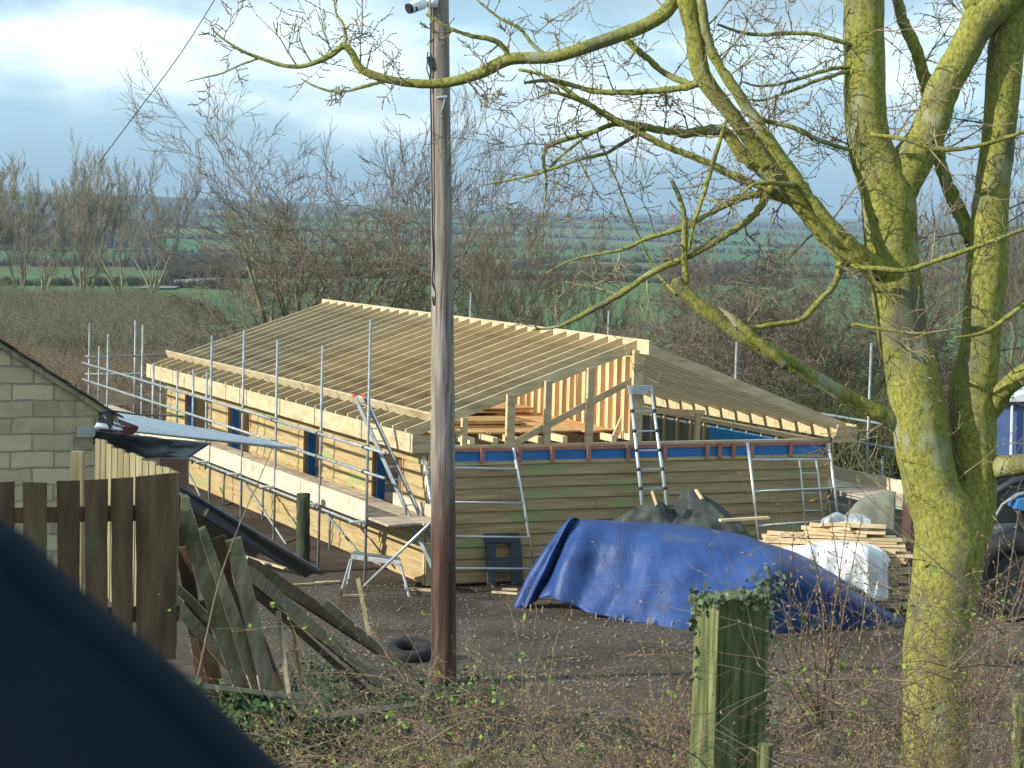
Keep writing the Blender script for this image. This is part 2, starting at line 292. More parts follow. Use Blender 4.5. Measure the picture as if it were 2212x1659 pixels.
# ------------------------------------------------------------------ mesh building
def link_mesh(name, vs, fs, material, smooth=False):
    me = bpy.data.meshes.new(name)
    me.from_pydata(vs, [], fs); me.update()
    if smooth: me.polygons.foreach_set('use_smooth', [True]*len(me.polygons))
    me.materials.append(material); o = bpy.data.objects.new(name, me); COL.objects.link(o); return o
ROOTM = {}
class MB:
    def __init__(s): s.v = []; s.f = []
    def add(s, vs, fs):
        k = len(s.v); s.v += [Vector(q) for q in vs]; s.f += [tuple(i+k for i in f) for f in fs]; return s
    def box(s, lo, hi):
        (a, b, c), (d, e, f) = lo, hi
        return s.add([(a, b, c), (d, b, c), (d, e, c), (a, e, c), (a, b, f), (d, b, f), (d, e, f), (a, e, f)],
                     [(0, 3, 2, 1), (4, 5, 6, 7), (0, 1, 5, 4), (1, 2, 6, 5), (2, 3, 7, 6), (3, 0, 4, 7)])
    def beam(s, p0, p1, w, h, up=(0, 0, 1), n=1, wob=0):
        p0, p1 = Vector(p0), Vector(p1); d = (p1-p0).normalized(); up = Vector(up)
        side = d.cross(up)
        if side.length < 1e-4: side = d.cross(Vector((0, 1, 0)))
        side.normalize(); u2 = side.cross(d).normalized()
        vs = []; fs = []
        for i in range(n+1):
            c = p0.lerp(p1, i/n)
            if wob: c = c + side*random.uniform(-wob, wob) + u2*random.uniform(-wob, wob)
            for a, b in ((-1, -1), (1, -1), (1, 1), (-1, 1)): vs.append(c+side*a*w/2+u2*b*h/2)
            if i:
                k = (i-1)*4
                for j in range(4): fs.append((k+j, k+(j+1) % 4, k+4+(j+1) % 4, k+4+j))
        fs.append((3, 2, 1, 0)); k = n*4; fs.append((k, k+1, k+2, k+3))
        return s.add(vs, fs)
    def tube(s, pts, rad, n=8, cap=True, lump=0, seed=0, lscale=8):
        pts = [Vector(p) for p in pts]
        if not hasattr(rad, '__len__'): rad = [rad]*len(pts)
        t0 = (pts[1]-pts[0]).normalized(); ref = Vector((0, 0, 1)) if abs(t0.z) < .9 else Vector((0, 1, 0))
        a = t0.cross(ref).normalized(); vs = []; fs = []
        for i, p in enumerate(pts):
            q = pts[min(i+1, len(pts)-1)]-pts[max(i-1, 0)]
            tt = q.normalized() if q.length > 1e-6 else t0
            a = (a-tt*a.dot(tt)).normalized(); b = tt.cross(a)
            for j in range(n):
                th = 2*math.pi*j/n; dr = a*math.cos(th)+b*math.sin(th); r = rad[i]
                if lump:
                    c = p+dr*r
                    r *= 1+lump*(noise.noise(c*lscale+Vector((seed, 0, 0)))+.6*noise.noise(c*lscale*3.1+Vector((0, seed, 0))))
                vs.append(p+dr*r)
            if i:
                k = (i-1)*n
                for j in range(n): fs.append((k+j, k+(j+1) % n, k+n+(j+1) % n, k+n+j))
        if cap: fs.append(tuple(range(n-1, -1, -1))); k = (len(pts)-1)*n; fs.append(tuple(range(k, k+n)))
        return s.add(vs, fs)
    def grid(s, rows, thick=0):
        nr, nc = len(rows), len(rows[0]); vs = [q for r in rows for q in r]
        fs = [(i*nc+j, i*nc+j+1, (i+1)*nc+j+1, (i+1)*nc+j) for i in range(nr-1) for j in range(nc-1)]
        return s.add(vs, fs)
    def build(s, name, material, parent=None, smooth=False, world=True, bevel=0, solid=0, sub=0):
        vs = s.v
        if parent is not None and world:
            mi = ROOTM[parent.name]; vs = [mi @ q for q in vs]
        if parent is None:
            xs = [q.x for q in vs]; ys = [q.y for q in vs]; zs = [q.z for q in vs]
            c = Vector(((min(xs)+max(xs))/2, (min(ys)+max(ys))/2, min(zs))); vs = [q-c for q in vs]
        o = link_mesh(name, [tuple(q) for q in vs], s.f, material, smooth)
        if parent is not None:
            o.parent = parent; ROOTM[o.name] = ROOTM[parent.name]
        else:
            o.location = c; ROOTM[o.name] = Matrix.Translation(-c)
        if bevel:
            b = o.modifiers.new('bevel', 'BEVEL'); b.width = bevel; b.segments = 2; b.limit_method = 'ANGLE'
        if sub:
            q = o.modifiers.new('sub', 'SUBSURF'); q.levels = sub; q.render_levels = sub
        if solid:
            q = o.modifiers.new('solid', 'SOLIDIFY'); q.thickness = solid; q.offset = 0
        return o
def tag(o, label, cat, group=None, kind=None):
    if label: o['label'] = label
    if cat: o['category'] = cat
    if group: o['group'] = group
    if kind: o['kind'] = kind
    return o
def root(name, loc, label, cat, group=None, rz=0):
    o = bpy.data.objects.new(name, None); COL.objects.link(o); o.empty_display_size = .3
    o.location = loc; o.rotation_euler = (0, 0, rz)
    ROOTM[o.name] = (Matrix.Translation(Vector(loc)) @ Matrix.Rotation(rz, 4, 'Z')).inverted()
    return tag(o, label, cat, group)
def copy_part(o, loc, parent=None):
    c = o.copy(); COL.objects.link(c); c.location = loc
    if parent: c.parent = parent
    return c
def segmesh(name, segs, material, parent=None, n=3, world=True):
    """many independent tapered prisms from rows x0 y0 z0 x1 y1 z1 r0 r1"""
    A = np.asarray(segs, dtype=np.float64); p0, p1 = A[:, 0:3], A[:, 3:6]; r0, r1 = A[:, 6], A[:, 7]
    if parent is not None and world:
        mi = np.array(ROOTM[parent.name]); p0 = p0@mi[:3, :3].T+mi[:3, 3]; p1 = p1@mi[:3, :3].T+mi[:3, 3]; c = None
    elif parent is None:
        c = np.array([(p0[:, 0].min()+p0[:, 0].max())/2, (p0[:, 1].min()+p0[:, 1].max())/2, min(p0[:, 2].min(), p1[:, 2].min())]); p0 = p0-c; p1 = p1-c
    d = p1-p0; d /= np.maximum(np.linalg.norm(d, axis=1), 1e-9)[:, None]
    ref = np.where(np.abs(d[:, 2:3]) < .9, np.array([[0, 0, 1.]]), np.array([[1., 0, 0]]))
    a = np.cross(d, ref); a /= np.linalg.norm(a, axis=1)[:, None]; b = np.cross(d, a)
    K = len(A); V = np.zeros((K, 2*n, 3))
    for j in range(n):
        th = 2*math.pi*j/n; dr = a*math.cos(th)+b*math.sin(th)
        V[:, j] = p0+dr*r0[:, None]; V[:, n+j] = p1+dr*r1[:, None]
    Fq = np.array([[j, (j+1) % n, n+(j+1) % n, n+j] for j in range(n)])
    idx = (np.arange(K)[:, None, None]*2*n+Fq[None]).reshape(-1)
    me = bpy.data.meshes.new(name); me.vertices.add(K*2*n); me.vertices.foreach_set('co', V.reshape(-1))
    nf = K*n; me.loops.add(nf*4); me.loops.foreach_set('vertex_index', idx.astype(np.int32)); me.polygons.add(nf)
    me.polygons.foreach_set('loop_start', (np.arange(nf)*4).astype(np.int32)); me.update(calc_edges=True)
    me.polygons.foreach_set('use_smooth', np.ones(nf, dtype=bool))
    me.materials.append(material); o = bpy.data.objects.new(name, me); COL.objects.link(o)
    if parent is not None: o.parent = parent
    else: o.location = c
    return o
def leafmesh(name, pts, size, material, parent=None, tri=False):
    """small folded leaf quads at points"""
    K = len(pts); P = np.array([tuple(p) for p in pts])
    if parent is not None:
        mi = np.array(ROOTM[parent.name]); P = P@mi[:3, :3].T+mi[:3, 3]; c = None
    else:
        c = np.array([P[:, 0].mean(), P[:, 1].mean(), P[:, 2].min()]); P = P-c
    a = RNG.normal(size=(K, 3)); a /= np.linalg.norm(a, axis=1)[:, None]; b = np.cross(a, RNG.normal(size=(K, 3))); b /= np.linalg.norm(b, axis=1)[:, None]
    s = size*RNG.uniform(.6, 1.4, (K, 1)); V = np.stack([P, P+a*s*.5+b*s*.38, P+a*s, P+a*s*.5-b*s*.38], 1).reshape(-1, 3)
    me = bpy.data.meshes.new(name); me.vertices.add(K*4); me.vertices.foreach_set('co', V.reshape(-1))
    me.loops.add(K*4); me.loops.foreach_set('vertex_index', np.arange(K*4, dtype=np.int32)); me.polygons.add(K)
    me.polygons.foreach_set('loop_start', (np.arange(K)*4).astype(np.int32)); me.update(calc_edges=True)
    me.materials.append(material); o = bpy.data.objects.new(name, me); COL.objects.link(o)
    if parent is not None: o.parent = parent
    else: o.location = c
    return o
def smooth_path(pts, per=6):
    """Catmull-Rom through points given as tuples of any length"""
    P = [np.array(p, float) for p in pts]; P = [2*P[0]-P[1]]+P+[2*P[-1]-P[-2]]; out = []
    for i in range(1, len(P)-2):
        for k in range(per):
            t = k/per; a, b, c, d = P[i-1:i+3]
            out.append(.5*((2*b)+(c-a)*t+(2*a-5*b+4*c-d)*t*t+(3*b-a-3*c+d)*t**3))
    out.append(P[-2]); return out

# ------------------------------------------------------------------ SETTING: ground
def ground():
    ys = [-25, -10, 0, 2, 4]; y = 5.0
    while y < 60: ys.append(y); y += .45
    while y < 9000: ys.append(y); y *= 1.035
    vs = []; fs = []; nc = 121
    for y in ys:
        for j in range(nc):
            t = (j/(nc-1)*2-1); x = (t*abs(t)**.35)*(26+.62*max(y, 0)); vs.append((x, y, gz(x, y)))
    for i in range(len(ys)-1):
        for j in range(nc-1): k = i*nc+j; fs.append((k, k+1, k+nc+1, k+nc))
    o = link_mesh('ground', vs, fs, M['ground'], True); o['kind'] = 'structure'
ground()

# ------------------------------------------------------------------ BUILDING
b = root('timber_building', C0, 'unfinished single storey timber building with open rafters and tan board cladding', 'building', rz=YAW)
def bl(mb, name, m_, **k): return mb.build(name, m_, k.pop('par', b), world=False, **k)
def cladding(length, z0, z1, face, openings=()):
    """overlapping feather-edge boards; face(a, out, z) -> local point"""
    mb = MB(); z = z0; rowi = 0; h = .2165
    while z < z1-.02:
        zt = min(z+h, z1); spans = [(0, length)]
        for (a0, a1, w0, w1) in openings:
            if zt > w0+.02 and z < w1-.02:
                new = []
                for s0, s1 in spans:
                    if a1 <= s0 or a0 >= s1: new.append((s0, s1)); continue
                    if a0 > s0: new.append((s0, a0))
                    if a1 < s1: new.append((a1, s1))
                spans = new
        for s0, s1 in spans:
            x = s0; first = True
            while x < s1-1e-3:
                ln = random.uniform(2.2, 4.2) if not first else random.uniform(1.0, 3.8)
                x2 = min(s1, x+ln); first = False
                if s1-x2 < .5: x2 = s1
                j = [random.uniform(-.007, .007) for _ in range(2)]; o_ = random.uniform(0, .006)
                N_ = max(1, int((x2-x)/.5)); pts = []
                for q in range(N_+1):
                    a = x+.003+(x2-x-.006)*q/N_; dz = j[0]+(j[1]-j[0])*q/N_+random.uniform(-.003, .003)
                    pts.append([face(a, .044+o_, z-.022+dz), face(a, .048+o_, z-.017+dz), face(a, .008+o_, zt+.004), face(a, .0, zt+.004), face(a, .0, z-.016+dz)])
                k = len(pts); vs = [p for r_ in pts for p in r_]; fs = []
                for q in range(k-1):
                    for w in range(4): fs.append((q*5+w, (q+1)*5+w, (q+1)*5+w+1, q*5+w+1))
                    fs.append((q*5+4, (q+1)*5+4, (q+1)*5, q*5))
                fs.append((0, 1, 2, 3, 4)); q = (k-1)*5; fs.append((q+4, q+3, q+2, q+1, q))
                mb.add(vs, fs); x = x2
        z += h; rowi += 1
    return mb
ZC, ZB = 2.25, 2.50
# gable wall towards the camera
bl(cladding(W, .05, ZC, lambda a, o_, z: (a, -.02-o_, z)), 'gable_cladding', M['clad'])
bl(MB().box((0, -.018, .0), (W, .10, ZB-.02)), 'gable_wall', M['orange'])
bl(MB().box((.05, -.026, ZC-.03), (W-.02, -.0185, ZB-.008)), 'membrane_band', M['blue'])
bl(MB().box((.0, -.06, ZB-.06), (W, -.027, ZB)), 'batten', M['batten'])
for px in (1041, 1120, 1192, 1270, 1355, 1434, 1526, 1552, 1582, 1622, 1706, 1783):
    q = hitv(px, 978, -.03); bl(MB().box((q.x-.04, -.085, ZC-.02), (q.x+.04, -.061, ZB+.01)), 'batten', M['batten'])
bl(MB().box((-.03, -.03, ZB+.002), (W+.03, .14, ZB+.045)), 'wall_plate', M['pale'])
# long left wall: openings (v0, v1, z0, z1)
def v_at(px, py, u=0): return hitu(px, py, u).y
ops = []
for pa, pb, yy in ((876, 811, 1000), (701, 662, 960), (545, 498, 920), (456, 405, 890)):
    v0, v1 = sorted((v_at(pa, yy), v_at(pb, yy))); ops.append((v0, v1, .95, 2.22))
bl(cladding(L, .05, 2.48, lambda a, o_, z: (-.02-o_, a, z), ops), 'side_cladding', M['clad'])
mb = MB(); edges = [0]+[e for o_ in ops for e in o_[:2]]+[L]
edges = sorted(edges)
for i in range(0, len(edges), 2): mb.box((-.018, edges[i], 0), (.10, edges[i+1], ZB))
for o_ in ops: mb.box((-.018, o_[0], 0), (.10, o_[1], .95)); mb.box((-.018, o_[0], 2.22), (.10, o_[1], ZB))
bl(mb, 'side_wall', M['orange'])
for (v0, v1, z0, z1) in ops:
    fr = MB(); fr.box((-.07, v0-.05, z0-.04), (.08, v0, z1)); fr.box((-.07, v1, z0-.04), (.03, v1+.05, z1)); fr.box((-.09, v0-.05, z0-.08), (.08, v1+.05, z0-.041)); fr.box((-.06, v0-.05, z1+.001), (.08, v1+.05, z1+.05))
    w = bl(fr, 'window_frame', M['orange'])
    bl(MB().box((.031, v1-.012, z0-.04), (.20, v1+.03, z1+.04)), 'membrane_reveal', M['blue'], par=w)
bl(MB().box((.16, ops[0][0]-.1, .9), (.18, ops[0][0]+.75, 2.24)), 'inner_board', M['steelpost'])
bl(MB().box((-.075, .0, .0), (-.0, .09, ZB)).box((-.075, -.075, 0), (.07, -.057, ZB)), 'corner_board', M['rafter'])
# far gable, right wall, floor
bl(MB().box((0, L-.12, 0), (W, L, ZB)), 'rear_wall', M['orange'])
bl(MB().box((W-.1, .12, 0), (W, L-.13, 2.42)), 'right_wall', M['greycover'])
bl(MB().box((0.12, .12, .02), (W-.12, L-.14, .10)), 'floor_slab', M['earth'])
pl_ = MB(); pl_.box((W-.14, .11, 2.43), (W+.01, L-.12, 2.52)); bl(pl_, 'wall_plate', M['stud'])
st = bl(MB().box((W-.16, -.024, .3), (W-.101, .024, 2.428)), 'stud', M['stud']); st.location = (0, .5, 0)
for k in range(1, 20): copy_part(st, (0, .5+k*.6, 0), b)
bl(MB().box((W-.175, 1.6, 1.2), (W-.166, 4.4, 2.38)), 'membrane_panel', noisy('sunlit blue sheet', [(.02, .28, .70), (.03, .34, .78)], (3, 3, 3), rough=.5))  # brighter than the other membrane: sunlight painted into the colour of a shaded panel
# roof
PZ, ZR, EV = W/2, 4.49, -.48
SL = (ZR-2.84)/(PZ-EV)
def rz_(u): return ZR-abs(u-PZ)*SL
def rafter(side):
    mb = MB(); t = .0235; cs = [(PZ-.03, rz_(PZ-.03)), (EV+.03, rz_(EV+.03)), (EV+.03, rz_(EV+.03)-.20), (PZ-.03, rz_(PZ-.03)-.215)]
    if side > 0: cs = [(2*PZ-u, z) for u, z in cs]
    vs = [(u, -t, z) for u, z in cs]+[(u, t, z) for u, z in cs]
    return mb.add(vs, [(0, 1, 2, 3), (7, 6, 5, 4), (0, 4, 5, 1), (1, 5, 6, 2), (2, 6, 7, 3), (3, 7, 4, 0)])
NR, SP = 29, .614
for side in (-1, 1):
    r0 = bl(rafter(side), 'rafter', M['rafter']); r0.location = (0, .14, 0)
    for k in range(1, NR): copy_part(r0, (random.uniform(-.012, .012), .14+k*SP+random.uniform(-.02, .02), random.uniform(-.006, .006)), b)
bl(MB().box((PZ-.028, -.36, ZR-.26), (PZ+.028, L+.37, ZR+.012)), 'ridge_board', M['pale'])
bl(MB().box((EV, -.29, 2.46), (EV+.028, L+.37, 2.80)), 'fascia_board', M['pale'])
bl(MB().box((2*PZ-EV-.028, -.28, 2.50), (2*PZ-EV, L+.37, 2.84)), 'fascia_board', M['rafter'])
bl(MB().box((EV+.03, -.27, 2.462), (-.06, -.24, 2.76)).box((EV+.03, -.238, 2.462), (-.06, L+.3, 2.478)), 'soffit', M['rafter'])
mb = MB(); vs = [(W-.05, -.27, 2.50), (2*PZ-EV-.03, -.27, 2.50), (2*PZ-EV-.03, -.27, 2.80), (W+.05, -.27, 2.86)]
mb.add(vs+[(x, -.24, z) for x, _, z in vs], [(0, 1, 2, 3), (7, 6, 5, 4), (0, 4, 5, 1), (1, 5, 6, 2), (2, 6, 7, 3), (3, 7, 4, 0)]); bl(mb, 'eaves_end_board', M['rafter'])
# long straight batten laid on the rafters just above the left eave
u1 = EV+.52
bl(MB().beam((u1, -.42, rz_(u1)+.04), (u1, L+.30, rz_(u1)+.04), .05, .17, up=(-.5, 0, 1)), 'eaves_batten', M['pale'])
# underside sheathing boards on the right slope
# gable posts standing in front of the first rafter
for (xa, xb, yt) in ((998, 1011, 903), (1094, 1113, 852), (1176, 1191, 823), (1267, 1282, 795), (1364, 1388, 756)):
    A_ = hitv(xa, 900, .02); B_ = hitv(xb, 900, .02); T_ = hitv((xa+xb)/2, yt, .02)
    wd = max(.09, (B_.x-A_.x)*.9); cx_ = (A_.x+B_.x)/2
    bl(MB().box((cx_-wd/2, .0, ZB+.046), (cx_+wd/2, .09, T_.z)), 'gable_post', M['rafter'])
A_ = hitv(1112, 957, .12); B_ = hitv(1366, 822, .12)
bl(MB().beam((A_.x, .125, A_.z), (B_.x, .125, B_.z), .045, .12), 'brace', M['rafter'])
A_ = hitv(1325, 950, .6); B_ = hitv(1362, 870, .6)
bl(MB().beam((A_.x, .6, A_.z), (B_.x, .6, B_.z), .045, .12), 'brace', M['stud'])
# ceiling joists, deck and spine wall
for k, px in enumerate((1018, 1068, 1112, 1165, 1218, 1324, 1372)):
    q = hitv(px, 945, .2); bl(MB().box((q.x-.05, .15, ZB+.05), (q.x+.05, 9.5, ZB+.17)), 'joist', M['stud'])
for k in range(0): bl(MB().box((4.75+k*.75, .5, ZB-.25), (4.80+k*.75, 9.5, ZB-.03)), 'joist', M['rafter'])
for k in range(12):
    u0 = .45+k*.335
    bl(MB().box((u0, .75+random.uniform(-.12, .12), ZB+.172+(k % 2)*.004), (u0+.31, 9.2, ZB+.205+(k % 2)*.004)), 'deck_board', M['orange'])
bl(MB().box((PZ+.03, .35, ZB+.05), (PZ+.055, 9.4, 4.16)), 'spine_wall', M['orange'])
sd = bl(MB().box((PZ-.065, -.055, ZB+.207), (PZ+.028, .055, 4.14)), 'spine_stud', M['stud']); sd.location = (0, .55, 0)
for k in range(1, 26): copy_part(sd, (0, .55+k*.34, 0), b)
# cross partition deep inside the right half
pt = MB()
for k in range(9): u0 = 4.4+k*.48; pt.box((u0, 9.3, .1), (u0+.06, 9.4, 3.6-k*.13))
pt.box((4.35, 9.28, 1.3), (8.3, 9.299, 1.4)); pt.box((4.35, 9.28, 2.5), (8.3, 9.299, 2.62)); pt.box((4.4, 9.41, .1), (8.3, 9.43, 1.9))
bl(pt, 'partition', M['orange'])
bl(MB().box((5.3, 9.2, 2.0), (6.2, 9.22, 2.42)).box((6.5, 9.2, 2.05), (7.3, 9.22, 2.4)), 'membrane_panel', M['blue'])
q0 = hitv(1392, 888, 2.5); q1 = hitv(1448, 893, 2.5)
bl(MB().beam((q0.x-.3, 2.5, q0.z+.03), (q1.x+.8, 2.5, q1.z), .04, .11), 'tie_beam', M['stud'])
q = hitv(1507, 892, 2.5)
bl(MB().box((q.x-.05, 2.45, .1), (q.x+.05, 2.55, q.z)), 'prop', M['stud'])

# stacks of boards lying on the deck inside the roof
for i, (xa, ya, v0, v1, z0, n, wd) in enumerate(((.9, 0, 1.6, 5.4, 2.715, 4, 1.7), (1.2, 0, 2.6, 6.8, 2.90, 3, 1.5), (3.0, 0, 3.9, 6.4, 2.715, 5, .8))):
    for k in range(n):
        mb = MB(); p = [bw(xa+random.uniform(-.05, .05), v0+random.uniform(-.1, .1), z0+k*.032), bw(xa+wd+random.uniform(-.1, .1), v0+random.uniform(-.1, .1), z0+k*.032),
                        bw(xa+wd, v1, z0+k*.032), bw(xa, v1, z0+k*.032)]
        up = [q+Vector((0, 0, .028)) for q in p]; mb.add(p+up, [(3, 2, 1, 0), (4, 5, 6, 7), (0, 1, 5, 4), (1, 2, 6, 5), (2, 3, 7, 6), (3, 0, 4, 7)])
        tag(mb.build('sheathing_board', M['orange']), ('orange board in the low wide pile on the loft deck near the gable', 'orange board in the upper pile on the loft deck behind the gable posts', 'orange board in the narrow pile beside the pale stud wall')[i], 'board', 'boards piled on the loft deck')

# ------------------------------------------------------------------ SCAFFOLD (left)
UO = -1.28
sc = root('scaffold', bw(UO, 0, 0), 'galvanised tube scaffold with boarded platform along the left wall of the timber building', 'scaffold', rz=YAW)
def tubeL(rt, name, p, q, r=.026, m_='tube', n=8):
    return MB().tube([bw(*p), bw(*q)], r, n).build(name, M[m_], rt, smooth=True)
def c1(x, y): return .40007*x+132.7, .40007*y+619.4
def c4(x, y): return .22*x+132.7, .22*y+663.6
def coupler(rt, p, parent=None):
    u, v, z = p; mb = MB(); a = bw(u, v, z)
    mb.beam(a+Vector((0, 0, -.04)), a+Vector((0, 0, .04)), .085, .085); mb.beam(bw(u-.09, v+.0, z), bw(u+.07, v, z), .04, .05)
    return mb.build('coupler', M['coup'], parent or rt, bevel=.008)
ZD = 1.27
stds = []; SO = {}
# (x, y-on-rail, top y, bottom z)
for (cx_, ty, by) in ((1655, 180, None), (1402, 315, None), (1160, 282, None), (980, 235, None), (808, 262, None)):
    X, Yr = c1(cx_, 0); g = hitu(c1(cx_, 0)[0], 930 if cx_ > 1500 else 860, UO); v = g.y
    # v from horizontal position at rail height (iterate once)
    yy = {1655: 955, 1402: 918, 1160: 885, 980: 865, 808: 846}[cx_]; v = hitu(X, yy, UO).y
    zt = hitu(c1(cx_, ty)[0], c1(cx_, ty)[1], UO).z
    stds.append((v, zt)); SO[v] = tubeL(sc, 'standard', (UO, v, 0.0), (UO, v, zt))
for (cx_, cy_, t, bt) in ((770, 700, 460, 960), (700, 560, 445, 720), (615, 520, 450, 700), (486, 470, 412, 680), (425, 470, 205, 660), (240, 400, 255, 580), (193, 390, 320, 560), (140, 380, 195, 530)):
    X, Yy = c1(cx_, cy_); v = hitu(X, Yy, UO).y; zt = hitu(*c1(cx_, t), UO).z
    full = cx_ in (425, 140, 240)
    SO[v] = tubeL(sc, 'standard', (UO+.05, v, 0 if full else 1.0), (UO+.05, v, zt)); stds.append((v, zt))
vmax = hitu(*c1(140, 380), UO).y
vn = stds[0][0]
for zz in (2.57, 2.13):
    tubeL(sc, 'guard_rail', (UO-.055, vn-1.0, zz), (UO-.055, vn+5.6, zz), .029)
    tubeL(sc, 'guard_rail', (UO-.06, vn+5.3, zz+.02), (UO-.06, vmax+.25, zz+.02), .029)
tubeL(sc, 'ledger', (UO-.055, vn-.1, ZD-.10), (UO-.055, vmax, ZD-.10))
tubeL(sc, 'ledger', (-.25, vn-.6, ZD-.10), (-.25, vmax, ZD-.10))
for i, (v, zt) in enumerate(stds[:5]+[stds[9], stds[12]]):
    tubeL(sc, 'transom', (UO-.3, v+.06, ZD-.045), (-.1, v+.06, ZD-.045))
    for zz in (2.57, 2.13, ZD-.1): coupler(sc, (UO-.03, v, zz), SO[v])
k = 0
for v in np.arange(vn-1.0, vmax, 3.1):
    for j in range(5):
        u0 = UO+.03+j*.222; mb = MB(); x0, x1 = v+random.uniform(-.06, .06), v+3.12; dz = random.uniform(0, .012)
        p = [bw(u0, x0, ZD+dz), bw(u0+.215, x0, ZD+dz), bw(u0+.215, x1, ZD+dz*.5), bw(u0, x1, ZD+dz*.5)]; up = [q+Vector((0, 0, .038)) for q in p]
        mb.add(p+up, [(3, 2, 1, 0), (4, 5, 6, 7), (0, 1, 5, 4), (1, 2, 6, 5), (2, 3, 7, 6), (3, 0, 4, 7)]).build('platform_board', M['board'], sc)
for v in np.arange(vn+.02, vmax, 3.6):
    v2 = min(v+3.58, vmax); mb = MB(); p = [bw(UO+.0, v, ZD-.05), bw(UO+.035, v, ZD-.05), bw(UO+.035, v2, ZD-.05), bw(UO, v2, ZD-.05)]; up = [q+Vector((0, 0, .36)) for q in p]
    mb.add(p+up, [(3, 2, 1, 0), (4, 5, 6, 7), (0, 1, 5, 4), (1, 2, 6, 5), (2, 3, 7, 6), (3, 0, 4, 7)]).build('toe_board', M['toe'], sc)
MB().beam(bw(-.17, vn-1.0, ZD+.16), bw(-.17, vn+1.5, ZD+.16), .035, .22).build('toe_board', M['toe'], sc)
def bracepx(c0_, c1_, u=UO+.5, r=.024):
    a = hitu(*c1(*c0_), u); q = hitu(*c1(*c1_), u); tubeL(sc, 'brace', tuple(a), tuple(q), r)
bracepx((690, 1010), (750, 1130)); bracepx((980, 1040), (1220, 1400)); bracepx((1405, 1195), (1610, 1440))
for cxp in (878, 1090, 1455):
    g = hitu(*c1(cxp, 1250), -.25); tubeL(sc, 'standard', (-.27, g.y, 0), (-.27, g.y, ZD))
A_ = hitu(*c1(1632, 1618), UO-.2); B_ = hitu(*c1(1992, 1275), -.9)
tubeL(sc, 'brace', tuple(A_), tuple(B_), .027, 'alu')
for (cx_, t, bt) in ((905, 560, 1030), (985, 590, 1030), (940, 560, 860)):
    q = hitu(*c4(cx_, 700), -.3); zt = hitu(*c4(cx_, t), -.3).z; tubeL(sc, 'standard', (-.32 if cx_ != 940 else -.7, q.y, .9), (-.32 if cx_ != 940 else -.7, q.y, zt))
# return along the rear end
VR = vmax
q0 = hitv(*c4(235, 485), VR); q1 = hitv(*c4(960, 470), VR)
tubeL(sc, 'guard_rail', (q0.x, VR, q0.z), (q1.x+.5, VR, q1.z))
q0 = hitv(*c4(235, 658), VR); tubeL(sc, 'guard_rail', (q0.x, VR+.05, q0.z), (q0.x+4, VR+.05, q0.z))
q = hitv(*c4(722, 470), VR+1); t_ = hitv(*c4(722, 130), VR+1); tubeL(sc, 'standard', (q.x, VR+1, 0), (q.x, VR+1, t_.z))
mb = MB(); mb.beam(bw(UO, VR+.1, ZD+.35), bw(2, VR+.1, ZD+.35), .03, .3).build('toe_board', M['board'], sc)

# scaffold to the right and rear of the building
s2 = root('scaffold', bw(W+1.3, 2, 0), 'scaffold with boarded platform beyond the right wall of the timber building, behind the mossy tree', 'scaffold', rz=YAW)
def c3(x, y): return .3*x+1327, .3*y+752
UR = W+1.35
for (x, yr, ty, bz) in ((1876, 905, 740, 0), (1905, 1020, 985, 0)):
    v = hitu(x, yr, UR).y; zt = hitu(x, ty, UR).z; tubeL(s2, 'standard', (UR, v, bz), (UR, v, zt))
a = hitu(1765, 893, UR); q = hitu(1960, 930, UR); tubeL(s2, 'guard_rail', (UR+.05, a.y, a.z), (UR+.05, q.y-1, a.z))
a = hitu(1822, 950, UR); tubeL(s2, 'guard_rail', (UR+.05, a.y, a.z), (UR+.05, q.y-1, a.z))
a = hitu(1806, 1010, UR); zz = a.z-.1
MB().beam(bw(UR-.05, a.y+3, zz), bw(UR-.05, a.y-5, zz), .035, .25).build('toe_board', M['toe'], s2)
for j in range(5):
    MB().beam(bw(UR-.16-j*.225, a.y+3, zz-.14), bw(UR-.16-j*.225, a.y-4.2+random.uniform(-.2, .2), zz-.14), .215, .038).build('platform_board', M['board'], s2)
tubeL(s2, 'ledger', (UR, a.y+3, zz-.2), (UR, a.y-4.5, zz-.2)); tubeL(s2, 'ledger', (UR-1.15, a.y+3, zz-.2), (UR-1.15, a.y-4.5, zz-.2))
for (x, ty) in ((1017, 632), (1315, 672), (1590, 738)):
    v = L+1.2 if x < 1100 else (L*.45 if x < 1400 else 3.5); uu = UR
    if x < 1400:
        t_ = hitv(x, ty, L+1.3); tubeL(s2, 'standard', (t_.x, L+1.3, 0), (t_.x, L+1.3, t_.z))
    else:
        v = hitu(x, 780, UR).y; tubeL(s2, 'standard', (UR, v, 0), (UR, v, hitu(x, ty, UR).z))

# ------------------------------------------------------------------ ladders, frames, trestles
def Wv(px, py, v): q = hitv(px, py, v); return bw(q.x, v, q.z)
def plank2(mb, a, c, w, h, up=(0, 0, 1)): mb.beam(a, c, w, h, up)
